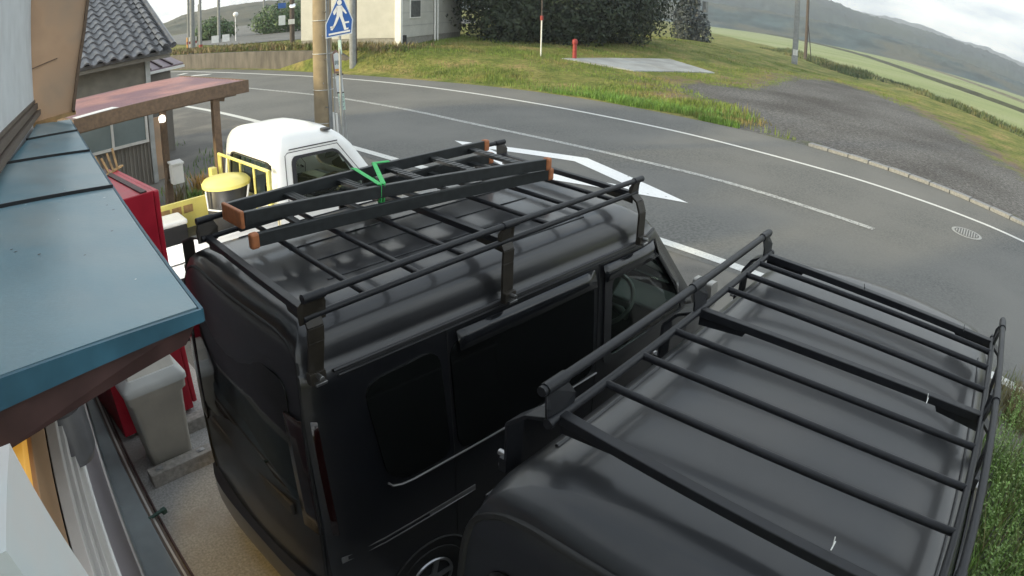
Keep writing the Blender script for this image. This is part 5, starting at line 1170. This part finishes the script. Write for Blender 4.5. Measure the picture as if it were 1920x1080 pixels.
# ---------------------------------------------------------------- hills and the far tree belt
def ring(name, az0, az1, step, R0, R1, elf, m, seed, rough, prof=.6, nr=36, base=-2, fq=.07):
    b = MB(); na = int((az1 - az0) / step) + 1
    for i in range(na):
        az = az0 + step * i; a = RAD(az)
        top = elf(az)
        for k in range(nr):
            t = k / (nr - 1); r = lerp(R0, R1, t); h = 3 + R1 * math.tan(RAD(top)) if True else 0
            z = base + (h - base) * (sin(t * pi / 2) ** (1 / prof) if prof < 1 else t ** .8)
            z += (rough * (.7 * noise.noise((r * cos(a) * .006, r * sin(a) * .006, seed)) + .4 * noise.noise((r * cos(a) * .02, r * sin(a) * .02, seed)) + .45 * abs(noise.noise((r * cos(a) * fq, r * sin(a) * fq, seed))) + .35 * abs(noise.noise((r * cos(a) * fq * 2.3, r * sin(a) * fq * 2.3, seed + 3))))) * min(1, t * 4)
            b.v.append((r * cos(a), r * sin(a), z))
    for i in range(na - 1):
        for k in range(nr - 1): b.f.append((i * nr + k, i * nr + k + 1, (i + 1) * nr + k + 1, (i + 1) * nr + k))
    b.mi = [0] * len(b.f); o = b.build(name, m, smooth=180)
    if o.data.polygons[0].normal.z < 0: o.data.flip_normals()
    return struct(o)
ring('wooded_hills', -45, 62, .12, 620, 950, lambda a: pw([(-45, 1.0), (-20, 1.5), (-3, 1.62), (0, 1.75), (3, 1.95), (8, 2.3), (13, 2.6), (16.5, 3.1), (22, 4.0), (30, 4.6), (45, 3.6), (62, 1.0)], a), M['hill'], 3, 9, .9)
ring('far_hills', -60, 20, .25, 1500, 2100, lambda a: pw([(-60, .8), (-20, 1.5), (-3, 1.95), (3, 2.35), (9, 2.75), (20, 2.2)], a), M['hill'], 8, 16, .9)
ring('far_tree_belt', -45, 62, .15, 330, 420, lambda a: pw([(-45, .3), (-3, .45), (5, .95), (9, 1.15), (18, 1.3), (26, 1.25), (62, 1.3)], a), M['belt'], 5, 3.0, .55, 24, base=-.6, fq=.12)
ring('scrub_hills', 52, 120, .15, 130, 330, lambda a: pw([(52, 1.0), (58, .95), (64, 1.0), (68.5, .85), (70.4, .65), (72.3, .2), (76, -.2), (120, .3)], a), M['hill_scrub'], 4, 1.6, .8, 40, base=.4, fq=.15)
# dike and paddy ridges across the rice field
for pts, wd, ht, m_ in (([(360, 175), (300, 101), (228, 52.5), (133, 13), (106, -6.4), (92, -30)], 1.6, .55, 'dike_soil'), ([(520, 200), (430, 110), (330, 45), (220, 2), (170, -20), (140, -60)], 3.2, .5, 'dike_grass')):
    P = smoothline(pts, 10); q = MB(); vs = []
    for i, p in enumerate(P):
        a = Vector(P[max(i - 1, 0)]); c = Vector(P[min(i + 1, len(P) - 1)]); d = (c - a).normalized(); n = Vector((-d.y, d.x))
        for o_, z in ((-wd, -.6), (-wd * .4, -.55 + ht * (1 + .4 * noise.noise((i * .9, 0, 1)))), (wd * .4, -.55 + ht * (1 + .4 * noise.noise((i * .7, 5, 1)))), (wd, -.6)): w2 = Vector(p) + n * o_; vs.append((w2.x, w2.y, z))
    q.add(vs, [(i * 4 + k, i * 4 + k + 1, (i + 1) * 4 + k + 1, (i + 1) * 4 + k) for i in range(len(P) - 1) for k in range(3)])
    M.setdefault('dike_soil', mat('dike_soil', (.035, .042, .022), .95, var=.25, scale=.5)); M.setdefault('dike_grass', mat('dike_grass', (.13, .12, .075), .95, var=.3, scale=.4))
    o = q.build('field_dike', M[m_]); struct(fixn(o))

# ---------------------------------------------------------------- morning haze
HAZE = 0.00075
hz = MB(); hz.box(-420, 2300, -2000, 2000, -4, 260); ho = hz.build('haze', M['asphalt'])
hm = bpy.data.materials.new('haze'); hm.use_nodes = True; t = hm.node_tree; t.nodes.clear()
pv = N(t, 'ShaderNodeVolumePrincipled'); pv.inputs['Color'].default_value = (.86, .92, 1, 1); pv.inputs['Density'].default_value = HAZE; pv.inputs['Anisotropy'].default_value = .2
mo_ = N(t, 'ShaderNodeOutputMaterial'); L(t, pv.outputs[0], mo_.inputs['Volume'])
ho.data.materials[0] = hm; ho['kind'] = 'stuff'
